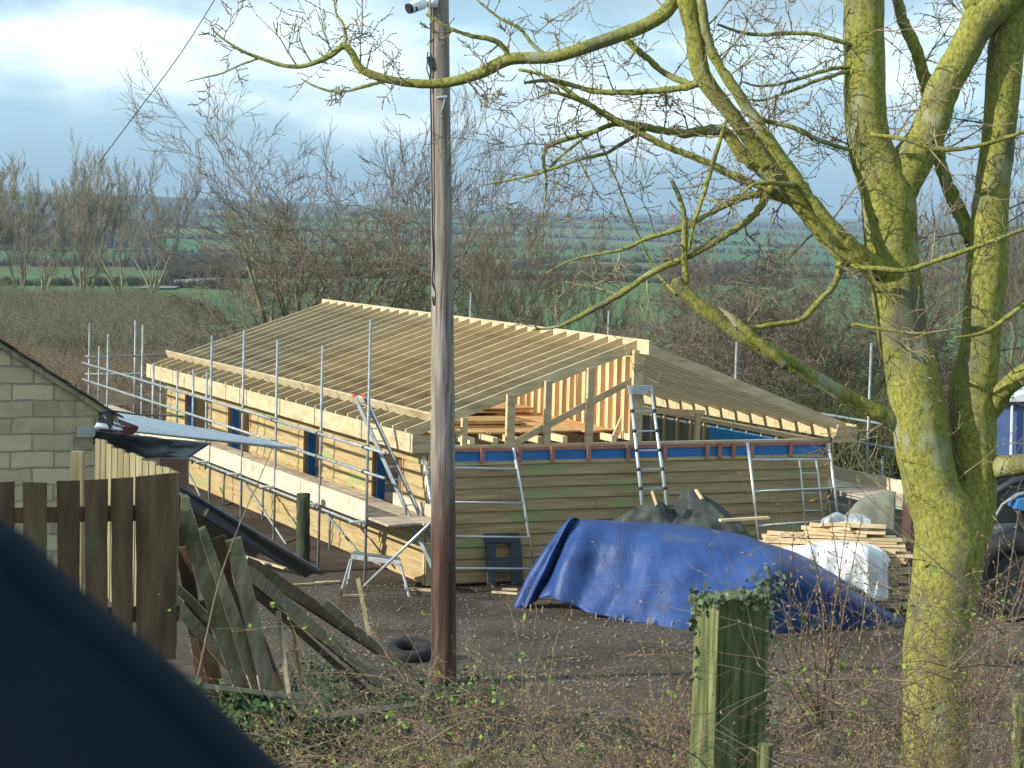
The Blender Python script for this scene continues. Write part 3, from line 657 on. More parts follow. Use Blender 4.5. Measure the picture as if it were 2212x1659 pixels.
# telescopic ladder
ld = root('telescopic_ladder', Wv(1412, 1180, -.9), 'silver telescopic ladder with black joints leaning against the middle of the gable', 'ladder')
tl, tr = Wv(1360, 834, -.15), Wv(1405, 834, -.15)
bl_, br_ = Wv(1394, 1150, -.95), Wv(1449, 1148, -.95)
rl = [MB().tube([a, a.lerp(c, .5), c], [.026, .032, .038], 10).build('rail', M['alu'], ld, smooth=True) for a, c in ((tl, bl_), (tr, br_))]
for k in range(4):
    t = k*.016; MB().beam(tl.lerp(bl_, t)+(tl-tr)*.08, tr.lerp(br_, t)-(tl-tr)*.08, .05, .028).build('rung', M['alu'], ld)
for k, yc in enumerate((455, 600, 740, 877, 1015, 1155, 1290)):
    t = (c3(0, yc)[1]-834)/(1150-834)
    MB().beam(tl.lerp(bl_, t), tr.lerp(br_, t), .04, .03).build('rung', M['alu'], ld)
    for a, c in ((tl, bl_), (tr, br_)):
        p = a.lerp(c, t); d = (c-a).normalized(); MB().tube([p-d*.03, p+d*.03], .042, 10).build('joint', M['dark'], rl[a is tr], smooth=True)
# tower frames
def frame(label, L0, L1, R0, R1, ts, vt, vb, cat='tower frame', rad=.028, nm='tower_frame'):
    a, c = Wv(*L0, vt), Wv(*L1, vb); e, g = Wv(*R0, vt), Wv(*R1, vb)
    r_ = root(nm, (c+g)/2, label, cat)
    for p, q in ((a, c), (e, g)): MB().tube([p, q], rad, 10).build('upright', M['alu'], r_, smooth=True)
    for t in ts: MB().tube([a.lerp(c, t), e.lerp(g, t)], rad*.82, 8).build('rung', M['alu'], r_, smooth=True)
    return r_
frame('wide silver tower frame leaning on the gable behind the utility pole', (910, 962), (958, 1238), (1109, 967), (1158, 1240), (.17, .44, .71, .96), -.15, -.5)
frame('silver tower frame leaning on the right end of the gable', (1615, 956), (1640, 1165), (1790, 957), (1814, 1150), (.18, .505, .86), -.2, -.6)
frame('small narrow ladder standing inside the right-hand tower frame', (1727, 993), (1742, 1165), (1763, 993), (1782, 1165), (.17, .42, .64, .88), -.22, -.5, 'ladder', .02, 'step_ladder')
# leaning ladder with red tips at the scaffold
a0, a1 = bw(-1.35, -.05, 0), None
def atv(px, py, d): return at(px, py, d)
la, lb = atv(766, 855, 39.3), atv(787, 855, 39.4); lc, le = atv(946, 1252, 38.35), atv(972, 1250, 38.45)
r_ = root('ladder', (lc+le)/2, 'grey ladder with red tips leaning on the scaffold beside the utility pole', 'ladder')
for p, q in ((la, lc), (lb, le)):
    rr_ = MB().beam(p, q, .03, .07).build('rail', M['tube'], r_); d = (q-p).normalized(); MB().beam(p-d*.03, p+d*.02, .036, .076).build('end_cap', M['red'], rr_)
for k in range(14):
    t = .04+k*.07; MB().tube([la.lerp(lc, t), lb.lerp(le, t)], .014, 6).build('rung', M['alu'], r_, smooth=True)
# hop-up platform
def c5(x, y): return .2933*x+707.8, .2933*y+840.6
g0 = hit(820, 1280); hd = g0.y
r_ = root('work_platform', g0, 'small grey aluminium hop-up platform on the ground under the scaffold', 'platform')
P = [at(*c5(170, 1248), hd+.25), at(*c5(540, 1300), hd-.35), at(*c5(530, 1275), hd+.1), at(*c5(190, 1225), hd+.7)]
zt = sum(p.z for p in P)/4
P = [Vector((p.x, p.y, zt)) for p in P]; up = [p+Vector((0, 0, .085)) for p in P]
MB().add(P+up, [(3, 2, 1, 0), (4, 5, 6, 7), (0, 1, 5, 4), (1, 2, 6, 5), (2, 3, 7, 6), (3, 0, 4, 7)]).build('platform_top', M['tube'], r_, bevel=.008)
for p, o_ in zip(P, ((-.14, -.05), (.16, -.08), (.16, .1), (-.1, .1))):
    f_ = Vector((p.x+o_[0], p.y+o_[1], 0)); f_.z = gz(f_.x, f_.y); MB().beam(p, f_, .045, .03).build('leg', M['alu'], r_)
for i, j in ((0, 3), (1, 2)):
    a = P[i]-Vector((0, 0, .42)); c = P[j]-Vector((0, 0, .42)); MB().beam(a+(Vector((-.1, -.03, 0)) if i == 0 else Vector((.1, -.05, 0))), c+(Vector((-.07, .06, 0)) if i == 0 else Vector((.1, .06, 0))), .03, .03).build('stretcher', M['alu'], r_)
# black plastic trestle panel
q = Wv(1090, 1262, -.45); r_ = root('plastic_trestle', q, 'dark blue-grey plastic trestle with square hole leaning against the gable cladding', 'trestle')
def onp(px, py): # plane leaning from v=-.4 at base to v=-.1 at top
    t = (1265-py)/110; return Wv(px, py, -.42+.3*t)
def slab(name, pts, th=.045):
    mb = MB(); f_ = [onp(*p) for p in pts]; n_ = (f_[1]-f_[0]).cross(f_[2]-f_[0]).normalized()*th; k = len(f_)
    mb.add(f_+[p+n_ for p in f_], [tuple(range(k)), tuple(range(2*k-1, k-1, -1))]+[(i, i+k, (i+1) % k+k, (i+1) % k) for i in range(k)])
    return mb.build(name, M['dk'], r_, bevel=.012)
M['dk'] = noisy('slate blue plastic', [(.018, .03, .045), (.03, .045, .065)], (3, 3, 3), rough=.55, spec=.4)
slab('top_rail', [(1046, 1152), (1122, 1150), (1126, 1172), (1051, 1174)])
slab('leg', [(1051, 1174), (1071, 1174), (1071, 1264), (1054, 1264)]); slab('leg', [(1102, 1172), (1126, 1172), (1132, 1262), (1107, 1263)])
slab('cross_panel', [(1071, 1206), (1104, 1204), (1106, 1236), (1071, 1238)], .035)

# ------------------------------------------------------------------ COVERED HEAPS
def cloth(name, cols, material, label, cat, nx=90, ny=46, wr=.035, seed=0, fold=0, solid=.01, push=0):
    """cols: list of columns, each a list of (px,py,depth) from the hem up and over the top"""
    K = len(cols[0]); C_ = [[at(*p) for p in c] for c in cols]
    A = []
    for c in C_: A.append(smooth_path([tuple(p) for p in c], 8))
    rows = []
    ncol = len(A[0]); B_ = [smooth_path([tuple(A[i][k]) for i in range(len(A))], 8) for k in range(ncol)]
    rows_ = []
    for k in range(ncol):
        r = []
        n_ = len(B_[k])
        for i in range(n_):
            p = Vector(B_[k][i]); t = k/(ncol-1)
            s_ = noise.noise(Vector((p.x*1.7+seed, p.y*1.7, p.z*.5)))*2.2+noise.noise(Vector((p.x*4+seed, p.y*4, p.z*1.2)))
            p = p+Vector((0, -1, .25))*wr*s_
            rg_ = 1-2.4*abs(noise.noise(Vector((p.x*1.1+p.z*.9+seed, p.y*.7, p.z*.55-p.x*.35)))); p = p+Vector((-.2, -1, .35))*wr*1.1*max(0, rg_)**3
            if fold: p = p+Vector((-.6, -.8, 0))*fold*abs(math.sin(i*.55+seed+1.5*noise.noise(Vector((i*.1, k*.12, seed)))))*(1-t)**1.1
            r.append(p)
        rows_.append(r)
    mb = MB().grid(rows_); o = mb.build(name, material, smooth=True, solid=solid, sub=1)
    return tag(o, label, cat)
cols = [[(1110, 1311, 37.3), (1165, 1205, 37.5), (1222, 1130, 37.7), (1235, 1128, 38.0), (1250, 1200, 38.6)],
        [(1146, 1313, 37.1), (1196, 1200, 37.3), (1232, 1128, 37.5), (1250, 1126, 38.0), (1260, 1200, 38.6)],
        [(1158, 1300, 37.5), (1200, 1240, 37.7), (1222, 1145, 37.8), (1262, 1125, 38.1), (1270, 1200, 38.8)],
        [(1196, 1290, 36.9), (1228, 1200, 37.1), (1262, 1140, 37.4), (1290, 1127, 38.0), (1300, 1200, 38.8)],
        [(1290, 1325, 36.5), (1320, 1230, 36.9), (1345, 1150, 37.3), (1370, 1130, 38.0), (1380, 1200, 38.8)],
        [(1400, 1347, 36.0), (1425, 1260, 36.4), (1465, 1160, 37.0), (1480, 1136, 37.9), (1490, 1200, 38.7)],
        [(1508, 1368, 35.4), (1560, 1290, 35.8), (1620, 1200, 36.4), (1590, 1152, 37.6), (1600, 1210, 38.4)],
        [(1600, 1380, 35.2), (1640, 1300, 35.2), (1668, 1224, 35.3), (1660, 1175, 37.1), (1680, 1220, 38.0)],
        [(1665, 1384, 35.4), (1690, 1320, 35.45), (1722, 1236, 35.6), (1738, 1202, 36.9), (1750, 1240, 37.6)],
        [(1800, 1378, 35.9), (1830, 1335, 35.9), (1848, 1290, 36.0), (1850, 1277, 36.9), (1860, 1300, 37.4)],
        [(1957, 1360, 36.6), (1958, 1354, 36.8), (1958, 1348, 36.9), (1958, 1343, 37.1), (1965, 1350, 37.5)]]
cloth('tarpaulin', cols, M['tarp'], 'large blue tarpaulin draped over a long heap in front of the gable', 'tarpaulin', wr=.032, seed=3, fold=.15)
# heap core so that the sheet rests on something
mb = MB(); mb.add([at(1215, 1308, 37.9), at(1500, 1345, 36.8), at(1640, 1360, 36.6), at(1640, 1290, 38.3), at(1240, 1260, 38.5),
                   at(1262, 1160, 38.1), at(1470, 1175, 37.7), at(1560, 1220, 37.3), at(1580, 1200, 38.1), at(1270, 1160, 38.4)],
                  [(4, 3, 2, 1, 0), (5, 6, 7, 8, 9), (0, 1, 6, 5), (1, 2, 7, 6), (2, 3, 8, 7), (3, 4, 9, 8), (4, 0, 5, 9)])
tag(mb.build('covered_pallet', M['stud']), 'wooden pallet showing under the front hem of the blue tarpaulin', 'pallet')
for i, x in enumerate((1146, 1170, 1234, 1287, 1345, 1398, 1404, 1450, 1330)):
    h_ = hit(x, 1318+(x-1146)*.118+2); mb = MB().beam(h_+Vector((0, 0, -.04)), h_+Vector((random.uniform(-.02, .02), 0, .09+random.uniform(0, .04))), .022, .022)
    tag(mb.build('wooden_peg', M['oldboard']), 'short pale wooden peg holding down the front hem of the blue tarpaulin', 'peg', 'pegs along the tarpaulin hem')
cols = [[(1676, 1190, 37.3), (1690, 1182, 37.5), (1700, 1184, 37.9)],
        [(1740, 1215, 36.9), (1745, 1180, 37.0), (1755, 1175, 37.8)],
        [(1800, 1250, 36.8), (1806, 1180, 36.9), (1810, 1168, 37.6)],
        [(1860, 1280, 36.8), (1862, 1190, 36.8), (1860, 1172, 37.5)],
        [(1895, 1298, 36.8), (1905, 1215, 36.8), (1900, 1185, 37.4)],
        [(1924, 1295, 37.0), (1922, 1225, 37.1), (1922, 1210, 37.5)]]
cloth('plastic_sheet', cols, M['white'], 'white plastic sheet draped over the front of the pale timber stack', 'plastic sheet', wr=.10, seed=9, fold=.09)
cols = [[(1765, 1140, 37.9), (1772, 1130, 38.0), (1780, 1122, 38.3)], [(1800, 1140, 37.8), (1805, 1114, 38.0), (1808, 1106, 38.3)], [(1825, 1140, 37.8), (1828, 1120, 38.0), (1830, 1112, 38.3)],
        [(1850, 1142, 37.8), (1855, 1122, 38.0), (1852, 1108, 38.3)], [(1882, 1142, 37.9), (1880, 1125, 38.0), (1875, 1115, 38.3)]]
cloth('plastic_sheet', cols, M['clear'], 'crumpled translucent sheet on top of the timber stack', 'plastic sheet', wr=.13, seed=14)
cols = [[(1300, 1150, 38.9), (1325, 1125, 38.9), (1335, 1120, 39.3)], [(1370, 1150, 38.5), (1385, 1095, 38.8), (1395, 1090, 39.2)], [(1420, 1160, 38.3), (1422, 1092, 38.7), (1422, 1082, 39.2)],
        [(1452, 1160, 38.1), (1452, 1112, 38.9), (1455, 1100, 39.4)], [(1474, 1160, 38.3), (1470, 1080, 38.9), (1472, 1066, 39.4)], [(1520, 1165, 38.2), (1500, 1065, 38.9), (1495, 1058, 39.3)], [(1575, 1165, 38.2), (1560, 1110, 38.6), (1550, 1090, 39.2)],
        [(1630, 1160, 38.4), (1605, 1135, 38.6), (1600, 1125, 39.0)]]
cloth('ground_fabric', cols, M['geo'], 'dark woven fabric draped in two humps behind the blue tarpaulin', 'fabric sheet', wr=.10, seed=21, fold=.05)
cols = [[(1800, 1135, 38.9), (1838, 1100, 39), (1845, 1092, 39.4)], [(1860, 1150, 38.7), (1868, 1080, 38.9), (1875, 1072, 39.4)], [(1935, 1155, 38.5), (1935, 1070, 38.8), (1935, 1065, 39.4)]]
cloth('grey_cover', cols, M['greycover'], 'grey-green cover hanging over a heap beside the brown steel post', 'cover', wr=.07, seed=31)

# stacked planks
zs = 0
for layer in range(26):
    z = .12+layer*.056
    jag = 0 if layer < 17 else (layer-16)*.10
    for j in range(2):
        x0 = at(1592 if layer > 15 else 1700, 1150, 37.6).x+random.uniform(-.12, .25)+jag; x1 = at(1962, 1150, 37.6).x+random.uniform(-.25, .1)
        if layer > 21: x0 += random.uniform(.4, 1.0); x1 -= random.uniform(.3, .9)
        y = 37.55+j*.24+random.uniform(-.03, .03)
        mb = MB().beam((x0, y+.10, z+random.uniform(0, .01)), (x1, y-.05, z+random.uniform(0, .01)), .22, .045, n=6, wob=.005)
        tag(mb.build('plank', M['stud']), ('long pale plank in the bottom half of the tall timber stack beside the steel post', 'long pale plank in the upper half of the tall timber stack beside the steel post', 'short pale plank thrown loosely on the very top of the timber stack')[0 if layer < 12 else 1 if layer < 22 else 2], 'plank', 'planks in the timber stack')
mb = MB().beam(at(1555, 1124, 37.7), at(1660, 1118, 38.0), .10, .04); tag(mb.build('loose_plank', M['stud']), 'pale plank sticking out over the dark fabric humps', 'plank')
mb = MB().beam(at(1408, 1062, 38.4), at(1418, 1092, 38.3), .12, .03, up=(1, 0, 0)); tag(mb.build('board_end', M['stud']), 'pale board end poking up out of the left dark fabric hump', 'board')
mb = MB().beam(at(1503, 1058, 38.9), at(1516, 1078, 38.7), .05, .03); tag(mb.build('board_end', M['stud']), 'thin stick poking out of the top of the right dark fabric hump', 'stick')
for i, (xa, ya, xb, yb, w_, lab) in enumerate(((883, 1276, 948, 1279, .13, 'flat pale offcut lying at the foot of the utility pole side of the platform'), (1063, 1282, 1118, 1286, .06, 'thin pale offcut on the gravel left of the blue tarpaulin'),
        (1085, 1276, 1118, 1277, .05, 'short pale batten on the gravel just behind another offcut by the tarpaulin'), (625, 1268, 700, 1263, .07, 'long thin pale offcut on the dark ground under the scaffold'), (685, 1262, 735, 1260, .12, 'broad pale offcut on the dark ground under the scaffold'), (742, 1291, 790, 1289, .05, 'thin pale strip on the ground in front of the hop-up platform'))):
    a, c = hit(xa, ya), hit(xb, yb); a.z += .03; c.z += .03; tag(MB().beam(a, c, w_, .035).build('offcut', M['pale']), lab, 'wood offcut', 'timber offcuts on the ground')
# rubbish planks under scaffold
for i in range(16):
    a = bw(-2.2+random.uniform(-.7, .7), 3.5+random.uniform(-1.2, 2.5), .05+i*.014); th = random.uniform(1.3, 2.0); d = Vector((math.cos(th+YAW), math.sin(th+YAW), random.uniform(-.02, .05)))
    tag(MB().beam(a-d*random.uniform(.5, .9), a+d*random.uniform(.5, .9), random.uniform(.06, .15), .03).build('offcut', M['pale']), 'pale offcut in the untidy pile under the left scaffold', 'wood offcut', 'offcut pile under the scaffold')

# brown steel post and dark tarred post
p = hit(1952, 1318); r_ = root('steel_post', p, 'upright brown rusty steel post beside the timber stack', 'post')
hh = at(1952, 1058, p.y).z-p.z
MB().box(p+Vector((-.08, -.08, 0)), p+Vector((.05, -.065, hh))).build('front_flange', M['steelpost'], r_)
MB().box(p+Vector((-.08, .065, 0)), p+Vector((.05, .08, hh))).box(p+Vector((-.02, -.064, 0)), p+Vector((-.008, .064, hh))).build('web', M['steelpost'], r_)
p = hit(655, 1238); p2 = at(655, 1066, p.y)
tag(MB().tube([p.lerp(p2, t) for t in np.linspace(0, 1, 14)], .125, 14, lump=.12, lscale=6).build('bark_post', M['darkbark'], smooth=True), 'thick dark post with rough bark standing in front of the left wall', 'post')

# ------------------------------------------------------------------ UTILITY POLE
p = hit(958, 1478); r_ = root('utility_pole', p, 'tall weathered wooden utility pole, grey above and red-brown below', 'utility pole')
D_ = p.y; ctr = []
for (x, y, w_) in ((959, 1478, 56), (958, 1300, 54), (957, 1060, 53), (956, 800, 51), (955, 600, 48), (953, 400, 45), (951, 200, 42), (949, 0, 41), (947, -260, 38)):
    ctr.append((*at(x, y, D_), w_/2*D_/F))
sm = smooth_path(ctr, 10)
MB().tube([q[:3] for q in sm], [q[3] for q in sm], 32, lump=.03, lscale=5).build('pole_shaft', M['pole'], r_, smooth=True)
pts = [at(x, y, D_-.12) for x, y in ((936, -260), (930, 120), (932, 300), (934, 480), (936, 560), (934, 610), (941, 632), (938, 660), (934, 640))]
MB().tube([tuple(q) for q in smooth_path([tuple(q) for q in pts], 5)], .011, 6).build('cable', M['dark'], r_, smooth=True)
MB().tube([at(x, y, D_-.1) for x, y in ((924, 112), (922, 150), (928, 168), (931, 200))], .009, 6).build('cable', M['dark'], r_, smooth=True)
MB().beam(at(926, 122, D_-.12), at(934, 150, D_-.12), .05, .07).build('junction_box', M['dark'], r_, bevel=.008)
bk = MB().beam(at(942, 211, D_-.15), at(966, 208, D_-.15), .03, .03).build('bracket', M['alu'], r_, bevel=.006)
MB().tube([at(961, 212, D_-.17), at(957, 232, D_-.17), at(953, 248, D_-.17)], .012, 6).build('bracket_arm', M['tube'], bk, smooth=True)
MB().tube([at(950, 246, D_-.18), at(955, 252, D_-.18)], .02, 8).build('bolt', M['tube'], bk)
r_ = root('security_camera', at(915, 12, D_-.3), 'white bullet security camera mounted near the top of the utility pole', 'camera')
cb = MB().tube([at(885, 18, D_-.5), at(912, 7, D_-.25)], [.075, .085], 16).build('camera_body', M['camw'], r_, smooth=False, bevel=.01)
MB().tube([at(881, 19, D_-.52), at(886, 17, D_-.50)], [.07, .07], 16).build('lens', M['dark'], cb)
MB().tube([at(905, 14, D_-.3), at(922, 4, D_-.2), at(938, 2, D_-.1)], .04, 10).build('camera_bracket', M['camw'], r_, smooth=True)
MB().tube([at(934, -8, D_-.18), at(934, 16, D_-.18)], [.09, .07], 14).build('mount', M['camw'], r_, smooth=True)
MB().tube([at(893, 17, D_-.46), at(899, 20, D_-.5)], .035, 10).build('sensor', M['dark'], r_, smooth=True)
pts = [at(482, -30, 24), at(380, 130, 40), at(290, 250, 58), at(215, 350, 80)]
tag(MB().tube([tuple(q) for q in smooth_path([tuple(q) for q in pts], 8)], [.006+.0005*i for i in range(25)], 6).build('overhead_wire', M['dark'], smooth=True), 'single thin overhead wire crossing the sky at upper left', 'wire')

# tyre
p = hit(884, 1424); ce = p+Vector((0, 0, .13)); mb = MB(); nR, nr = 40, 14; tilt = Matrix.Rotation(R(12), 3, 'X')
vs = []; fs = []
for i in range(nR):
    A_ = 2*math.pi*i/nR
    for j in range(nr):
        B_ = 2*math.pi*j/nr; rr = .27+.10*math.copysign(abs(math.cos(B_))**.7, math.cos(B_)); zz = .10*math.copysign(abs(math.sin(B_))**.7, math.sin(B_))
        if math.cos(B_) > .5 and i % 2: rr -= .012
        vs.append(ce+tilt @ Vector((rr*math.cos(A_), rr*math.sin(A_), zz)))
        fs.append((i*nr+j, ((i+1) % nR)*nr+j, ((i+1) % nR)*nr+(j+1) % nr, i*nr+(j+1) % nr))
tag(mb.add(vs, fs).build('tyre', M['rubber'], smooth=True), 'old black tyre lying flat on the ground by the utility pole', 'tyre')

# ------------------------------------------------------------------ STONE HOUSE, LEAN-TO, FENCES
HD = 19.0; A1 = .43
hr = at(212, 1000, HD)
house = root('stone_house', Vector((hr.x, hr.y, 1.6)), 'end of a cream stone outbuilding with a dark slate roof at the left edge', 'house', rz=A1)
Hm = Matrix.Translation((hr.x, hr.y, 0)) @ Matrix.Rotation(A1, 4, 'Z'); Hi = Hm.inverted()
def hp(px, py, y=0.0):
    o = Hi @ Vector((0, 0, EYE)); d = Hi.to_3x3() @ ray(px, py); return o+d*((y-o.y)/d.y)
e1 = hp(214, 888); e0 = hp(0, 752); slope = (e0.z-e1.z)/(e1.x-e0.x); gw = -2.6; zt = e1.z-slope*gw
zb = .9
def hloc(vs): return [Hm @ Vector(v) for v in vs]
prof = [(0, e1.z), (gw, zt), (2*gw, e1.z), (2*gw, zb), (0, zb)]
k = 5; mb = MB(); mb.add(hloc([(x, 0, z) for x, z in prof]+[(x, 5.5, z) for x, z in prof]), [tuple(range(5)), (9, 8, 7, 6, 5)]+[(i, i+5, (i+1) % 5+5, (i+1) % 5) for i in range(5)])
mb.build('wall', M['stone'], house)
MB().add(hloc([(-.19, -.012, hp(190, 944).z), (-.0, -.012, hp(190, 944).z), (0, -.012, hp(190, 921).z), (-.19, -.012, hp(190, 921).z), (-.19, .02, hp(190, 944).z), (-.0, .02, hp(190, 944).z), (0, .02, hp(190, 921).z), (-.19, .02, hp(190, 921).z)]),
         [(0, 1, 2, 3), (0, 4, 5, 1), (1, 5, 6, 2), (2, 6, 7, 3), (3, 7, 4, 0)]).build('pale_block', noisy('pale limestone block', [(.46, .46, .42), (.56, .56, .52)], (9, 9, 9)), house)
def roofslab(off, th, y0, y1, x1, m_, nm, x0=gw):
    za = zt+off; zb_ = e1.z-slope*x1+off if x1 > 0 else e1.z+slope*(-x1)+off
    vs = [(x0, y0, za), (x1, y0, zb_), (x1, y1, zb_), (x0, y1, za)]
    MB().add(hloc(vs+[(x, y, z+th) for x, y, z in vs]), [(3, 2, 1, 0), (4, 5, 6, 7), (0, 1, 5, 4), (1, 2, 6, 5), (2, 3, 7, 6), (3, 0, 4, 7)]).build(nm, m_, house)
roofslab(.002, .05, -.05, 5.5, .16, M['oldboard'], 'verge_board')
for i in range(12):
    x1 = .20-i*.235; y0 = -.10+random.uniform(-.012, .012); z1 = e1.z-slope*x1+.055+.012; z0 = e1.z-slope*(x1-.26)+.055
    vs = [(x1-.26, y0, z0), (x1, y0, z1), (x1, 5.5, z1), (x1-.26, 5.5, z0)]
    MB().add(hloc(vs+[(x, y, z+.016) for x, y, z in vs]), [(3, 2, 1, 0), (4, 5, 6, 7), (0, 1, 5, 4), (1, 2, 6, 5), (2, 3, 7, 6), (3, 0, 4, 7)]).build('slate_course', M['slate'], house)
mb = MB(); vs = []; n_ = 9
for y in (-.12, 5.4):
    for i in range(n_): a = math.pi+math.pi*i/(n_-1); vs.append((.25+.075*math.cos(a), y, e1.z-slope*.2+.0+.075*math.sin(a)))
fs = [(i, i+1, i+1+n_, i+n_) for i in range(n_-1)]+[tuple(range(n_-1, -1, -1))]
mb.add(hloc(vs), fs).build('gutter', M['redpipe'], house, smooth=False, solid=.006)
MB().beam(Hm @ Vector((.06, -.04, e1.z-.22)), Hm @ Vector((.06, -.04, e1.z+.0)), .10, .10).build('downpipe_head', M['slate'], house)
# lean-to
lr = root('lean_to', at(300, 1060, 20), 'low lean-to with pale corrugated roof sheet and dark felt side, beside the stone house', 'lean-to')
Aq, Bq, Cq, Dq = at(205, 924, 18.2), at(636, 969, 25.5), at(640, 967, 25.6), at(226, 886, 21.4)
rows = []; nn = 60
for i in range(nn+1):
    s_ = i/nn; r = []
    for j in range(24):
        t = j/23; p = Aq.lerp(Bq, t).lerp(Dq.lerp(Cq, t), s_); p = p+Vector((0, 0, .018*math.sin(s_*9*2*math.pi))); r.append(p)
    rows.append(r)
MB().grid(rows).build('roof_sheet', M['sheet'], lr, smooth=True, solid=.008)
rows = []
for i in range(14):
    t = i/13; r = []
    for j in range(26):
        s_ = j/25; top = Aq.lerp(Bq, s_*.5)+Vector((0, 0, -.03)); bot = at(200+(s_)*200, 960+s_*38, 18.6+s_*2.2)
        p = top.lerp(bot, t)+Vector((0, -1, 0))*.10*noise.noise(Vector((s_*6, t*3, 2)))+Vector((0, 0, .03*math.sin(s_*9)*t)); r.append(p)
    rows.append(r)
MB().grid(rows).build('felt_side', M['felt'], lr, smooth=True, solid=.01)
MB().add([at(345, 990, 19.6), at(404, 992, 19.8), at(404, 1075, 19.8), at(345, 1075, 19.6), at(350, 985, 21.5), at(408, 985, 21.5), at(408, 1060, 21.5), at(350, 1060, 21.5)],
         [(0, 3, 2, 1), (0, 1, 5, 4), (1, 2, 6, 5), (4, 5, 6, 7), (3, 0, 4, 7), (2, 3, 7, 6)]).build('post_box', M['steelpost'], lr)
MB().tube([at(x, y, d) for x, y, d in ((215, 892, 19), (232, 886, 18.5), (300, 896, 19), (400, 899, 21))], .008, 6).build('cord', M['dark'], lr, smooth=True)
MB().tube([at(x, y, 18.4) for x, y in ((224, 896), (230, 908), (238, 927))], .008, 6).build('cord', M['dark'], lr, smooth=True)
MB().tube([at(x, y, 18.4) for x, y in ((226, 897), (234, 912), (243, 926))], .007, 6).build('cord', M['dark'], lr, smooth=True)
# black sloping roof edge
br = root('black_lean_to_roof', at(500, 1240, 19), 'sloping black corrugated roof edge running down behind the leaning boards', 'roof')
a, c = at(383, 1050, 15.5), at(686, 1232, 23.0)
MB().tube([a.lerp(c, t) for t in (0, .5, 1)], [.018, .022, .028], 10).build('edge_pipe', noisy('blue-black pipe', [(.03, .045, .06), (.07, .09, .11)], (3, 3, 3), rough=.4, spec=.5), br, smooth=True)
a2, c2 = at(383, 1082, 15.6), at(660, 1246, 23.0); a3, c3_ = at(383, 1190, 17.5), at(560, 1192, 24.0)
MB().add([a, c, c2, a2], [(0, 1, 2, 3)]).add([a2, c2, c3_, a3], [(0, 1, 2, 3)]).build('roof_underside', M['dark'], br, solid=.02)
MB().beam(at(436, 1110, 16.6), at(448, 1090, 16.9), .05, .04).build('rafter_end', M['pale'], br)

# near fence, facing the camera
def board(mb, p, q, wv, th):  # p bottom centre, q top centre, wv width vector
    n_ = wv.cross(q-p).normalized()*th
    v = [p-wv/2, p+wv/2, q+wv/2, q-wv/2]; mb.add(v+[x+n_ for x in v], [(0, 1, 2, 3), (7, 6, 5, 4), (0, 4, 5, 1), (1, 5, 6, 2), (2, 6, 7, 3), (3, 7, 4, 0)])
fr_ = root('board_fence', at(200, 1420, 13.9), 'dark brown vertical board fence with gaps at lower left, face in shade', 'fence')
def fd(x): return 14.0-(381-x)*.0015
for (xa, xb, ta, tb) in ((-62, -40, 1044, 1043), (-25, 31, 1043, 1040), (49, 100, 1041, 1043), (123, 172, 1039, 1038), (182, 232, 1037, 1035), (240, 287, 1034, 1031), (293, 381, 1030, 1021)):
    A_, B_ = at(xa, ta, fd(xa)), at(xb, tb, fd(xb)); A2, B2 = at(xa+2, 1425, fd(xa)), at(xb-2, 1425, fd(xb))
    n_ = Vector((0, .022, 0)); ns = 6; mb = MB(); vs = []
    for i in range(ns+1):
        t = i/ns; l_, r2 = A2.lerp(A_, t), B2.lerp(B_, t); wb = random.uniform(-.003, .003); l_ = l_+Vector((wb, 0, 0)); r2 = r2+Vector((random.uniform(-.003, .003), 0, 0)); vs += [l_, r2, r2+n_, l_+n_]
    fs = []
    for i in range(ns):
        for j in range(4): fs.append((i*4+j, i*4+(j+1) % 4, i*4+4+(j+1) % 4, i*4+4+j))
    fs += [(3, 2, 1, 0), (ns*4, ns*4+1, ns*4+2, ns*4+3)]
    mb.add(vs, fs).build('fence_board', M['weathershade'], fr_)
for yy in (1112, 1330): MB().beam(at(-60, yy+2, fd(-60)+.06), at(385, yy-6, 14.07), .05, .10).build('rail', M['weathershade'], fr_)
# receding leg
f2 = root('board_fence', at(300, 1200, 15), 'lit row of pale vertical fence boards running back to the stone house', 'fence')
cn, cf = at(383, 1022, 14.02), at(205, 948, 16.6)
for k in range(13):
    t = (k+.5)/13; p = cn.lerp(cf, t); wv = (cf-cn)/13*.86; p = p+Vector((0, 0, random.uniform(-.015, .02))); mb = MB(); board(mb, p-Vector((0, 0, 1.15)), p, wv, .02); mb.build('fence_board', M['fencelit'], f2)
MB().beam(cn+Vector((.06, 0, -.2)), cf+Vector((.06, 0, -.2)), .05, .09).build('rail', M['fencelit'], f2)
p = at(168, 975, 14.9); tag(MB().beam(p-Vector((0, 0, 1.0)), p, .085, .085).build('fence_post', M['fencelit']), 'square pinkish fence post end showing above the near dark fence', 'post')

# leaning and fallen boards
def lb_(x0, y0, d0, x1, y1, d1, wpx, m_, lab, th=.035, flat=False):
    a, c = at(x0, y0, d0), at(x1, y1, d1); w_ = wpx*(d0+d1)/2/F; d = (c-a).normalized(); view = ((a+c)/2-Vector((0, 0, EYE))).normalized()
    side = d.cross(view).normalized(); face = side.cross(d); skew = (face+side*random.uniform(-.25, .25)).normalized()
    mb = MB().beam(a, c, w_, th, up=skew, n=8, wob=.003); return tag(mb.build('old_board', M[m_], bevel=.003), lab, 'board', 'old boards dumped behind the fence')
lb_(386, 1075, 14.5, 524, 1492, 15.2, 36, 'oldboard', 'pale wide old board leaning on the dark fence corner', .045)
lb_(428, 1144, 15.0, 562, 1492, 15.6, 34, 'oldboard', 'greenish old board leaning just right of the pale wide one')
lb_(470, 1160, 15.6, 600, 1492, 15.8, 32, 'weathershade', 'dark old board leaning between two greenish ones')
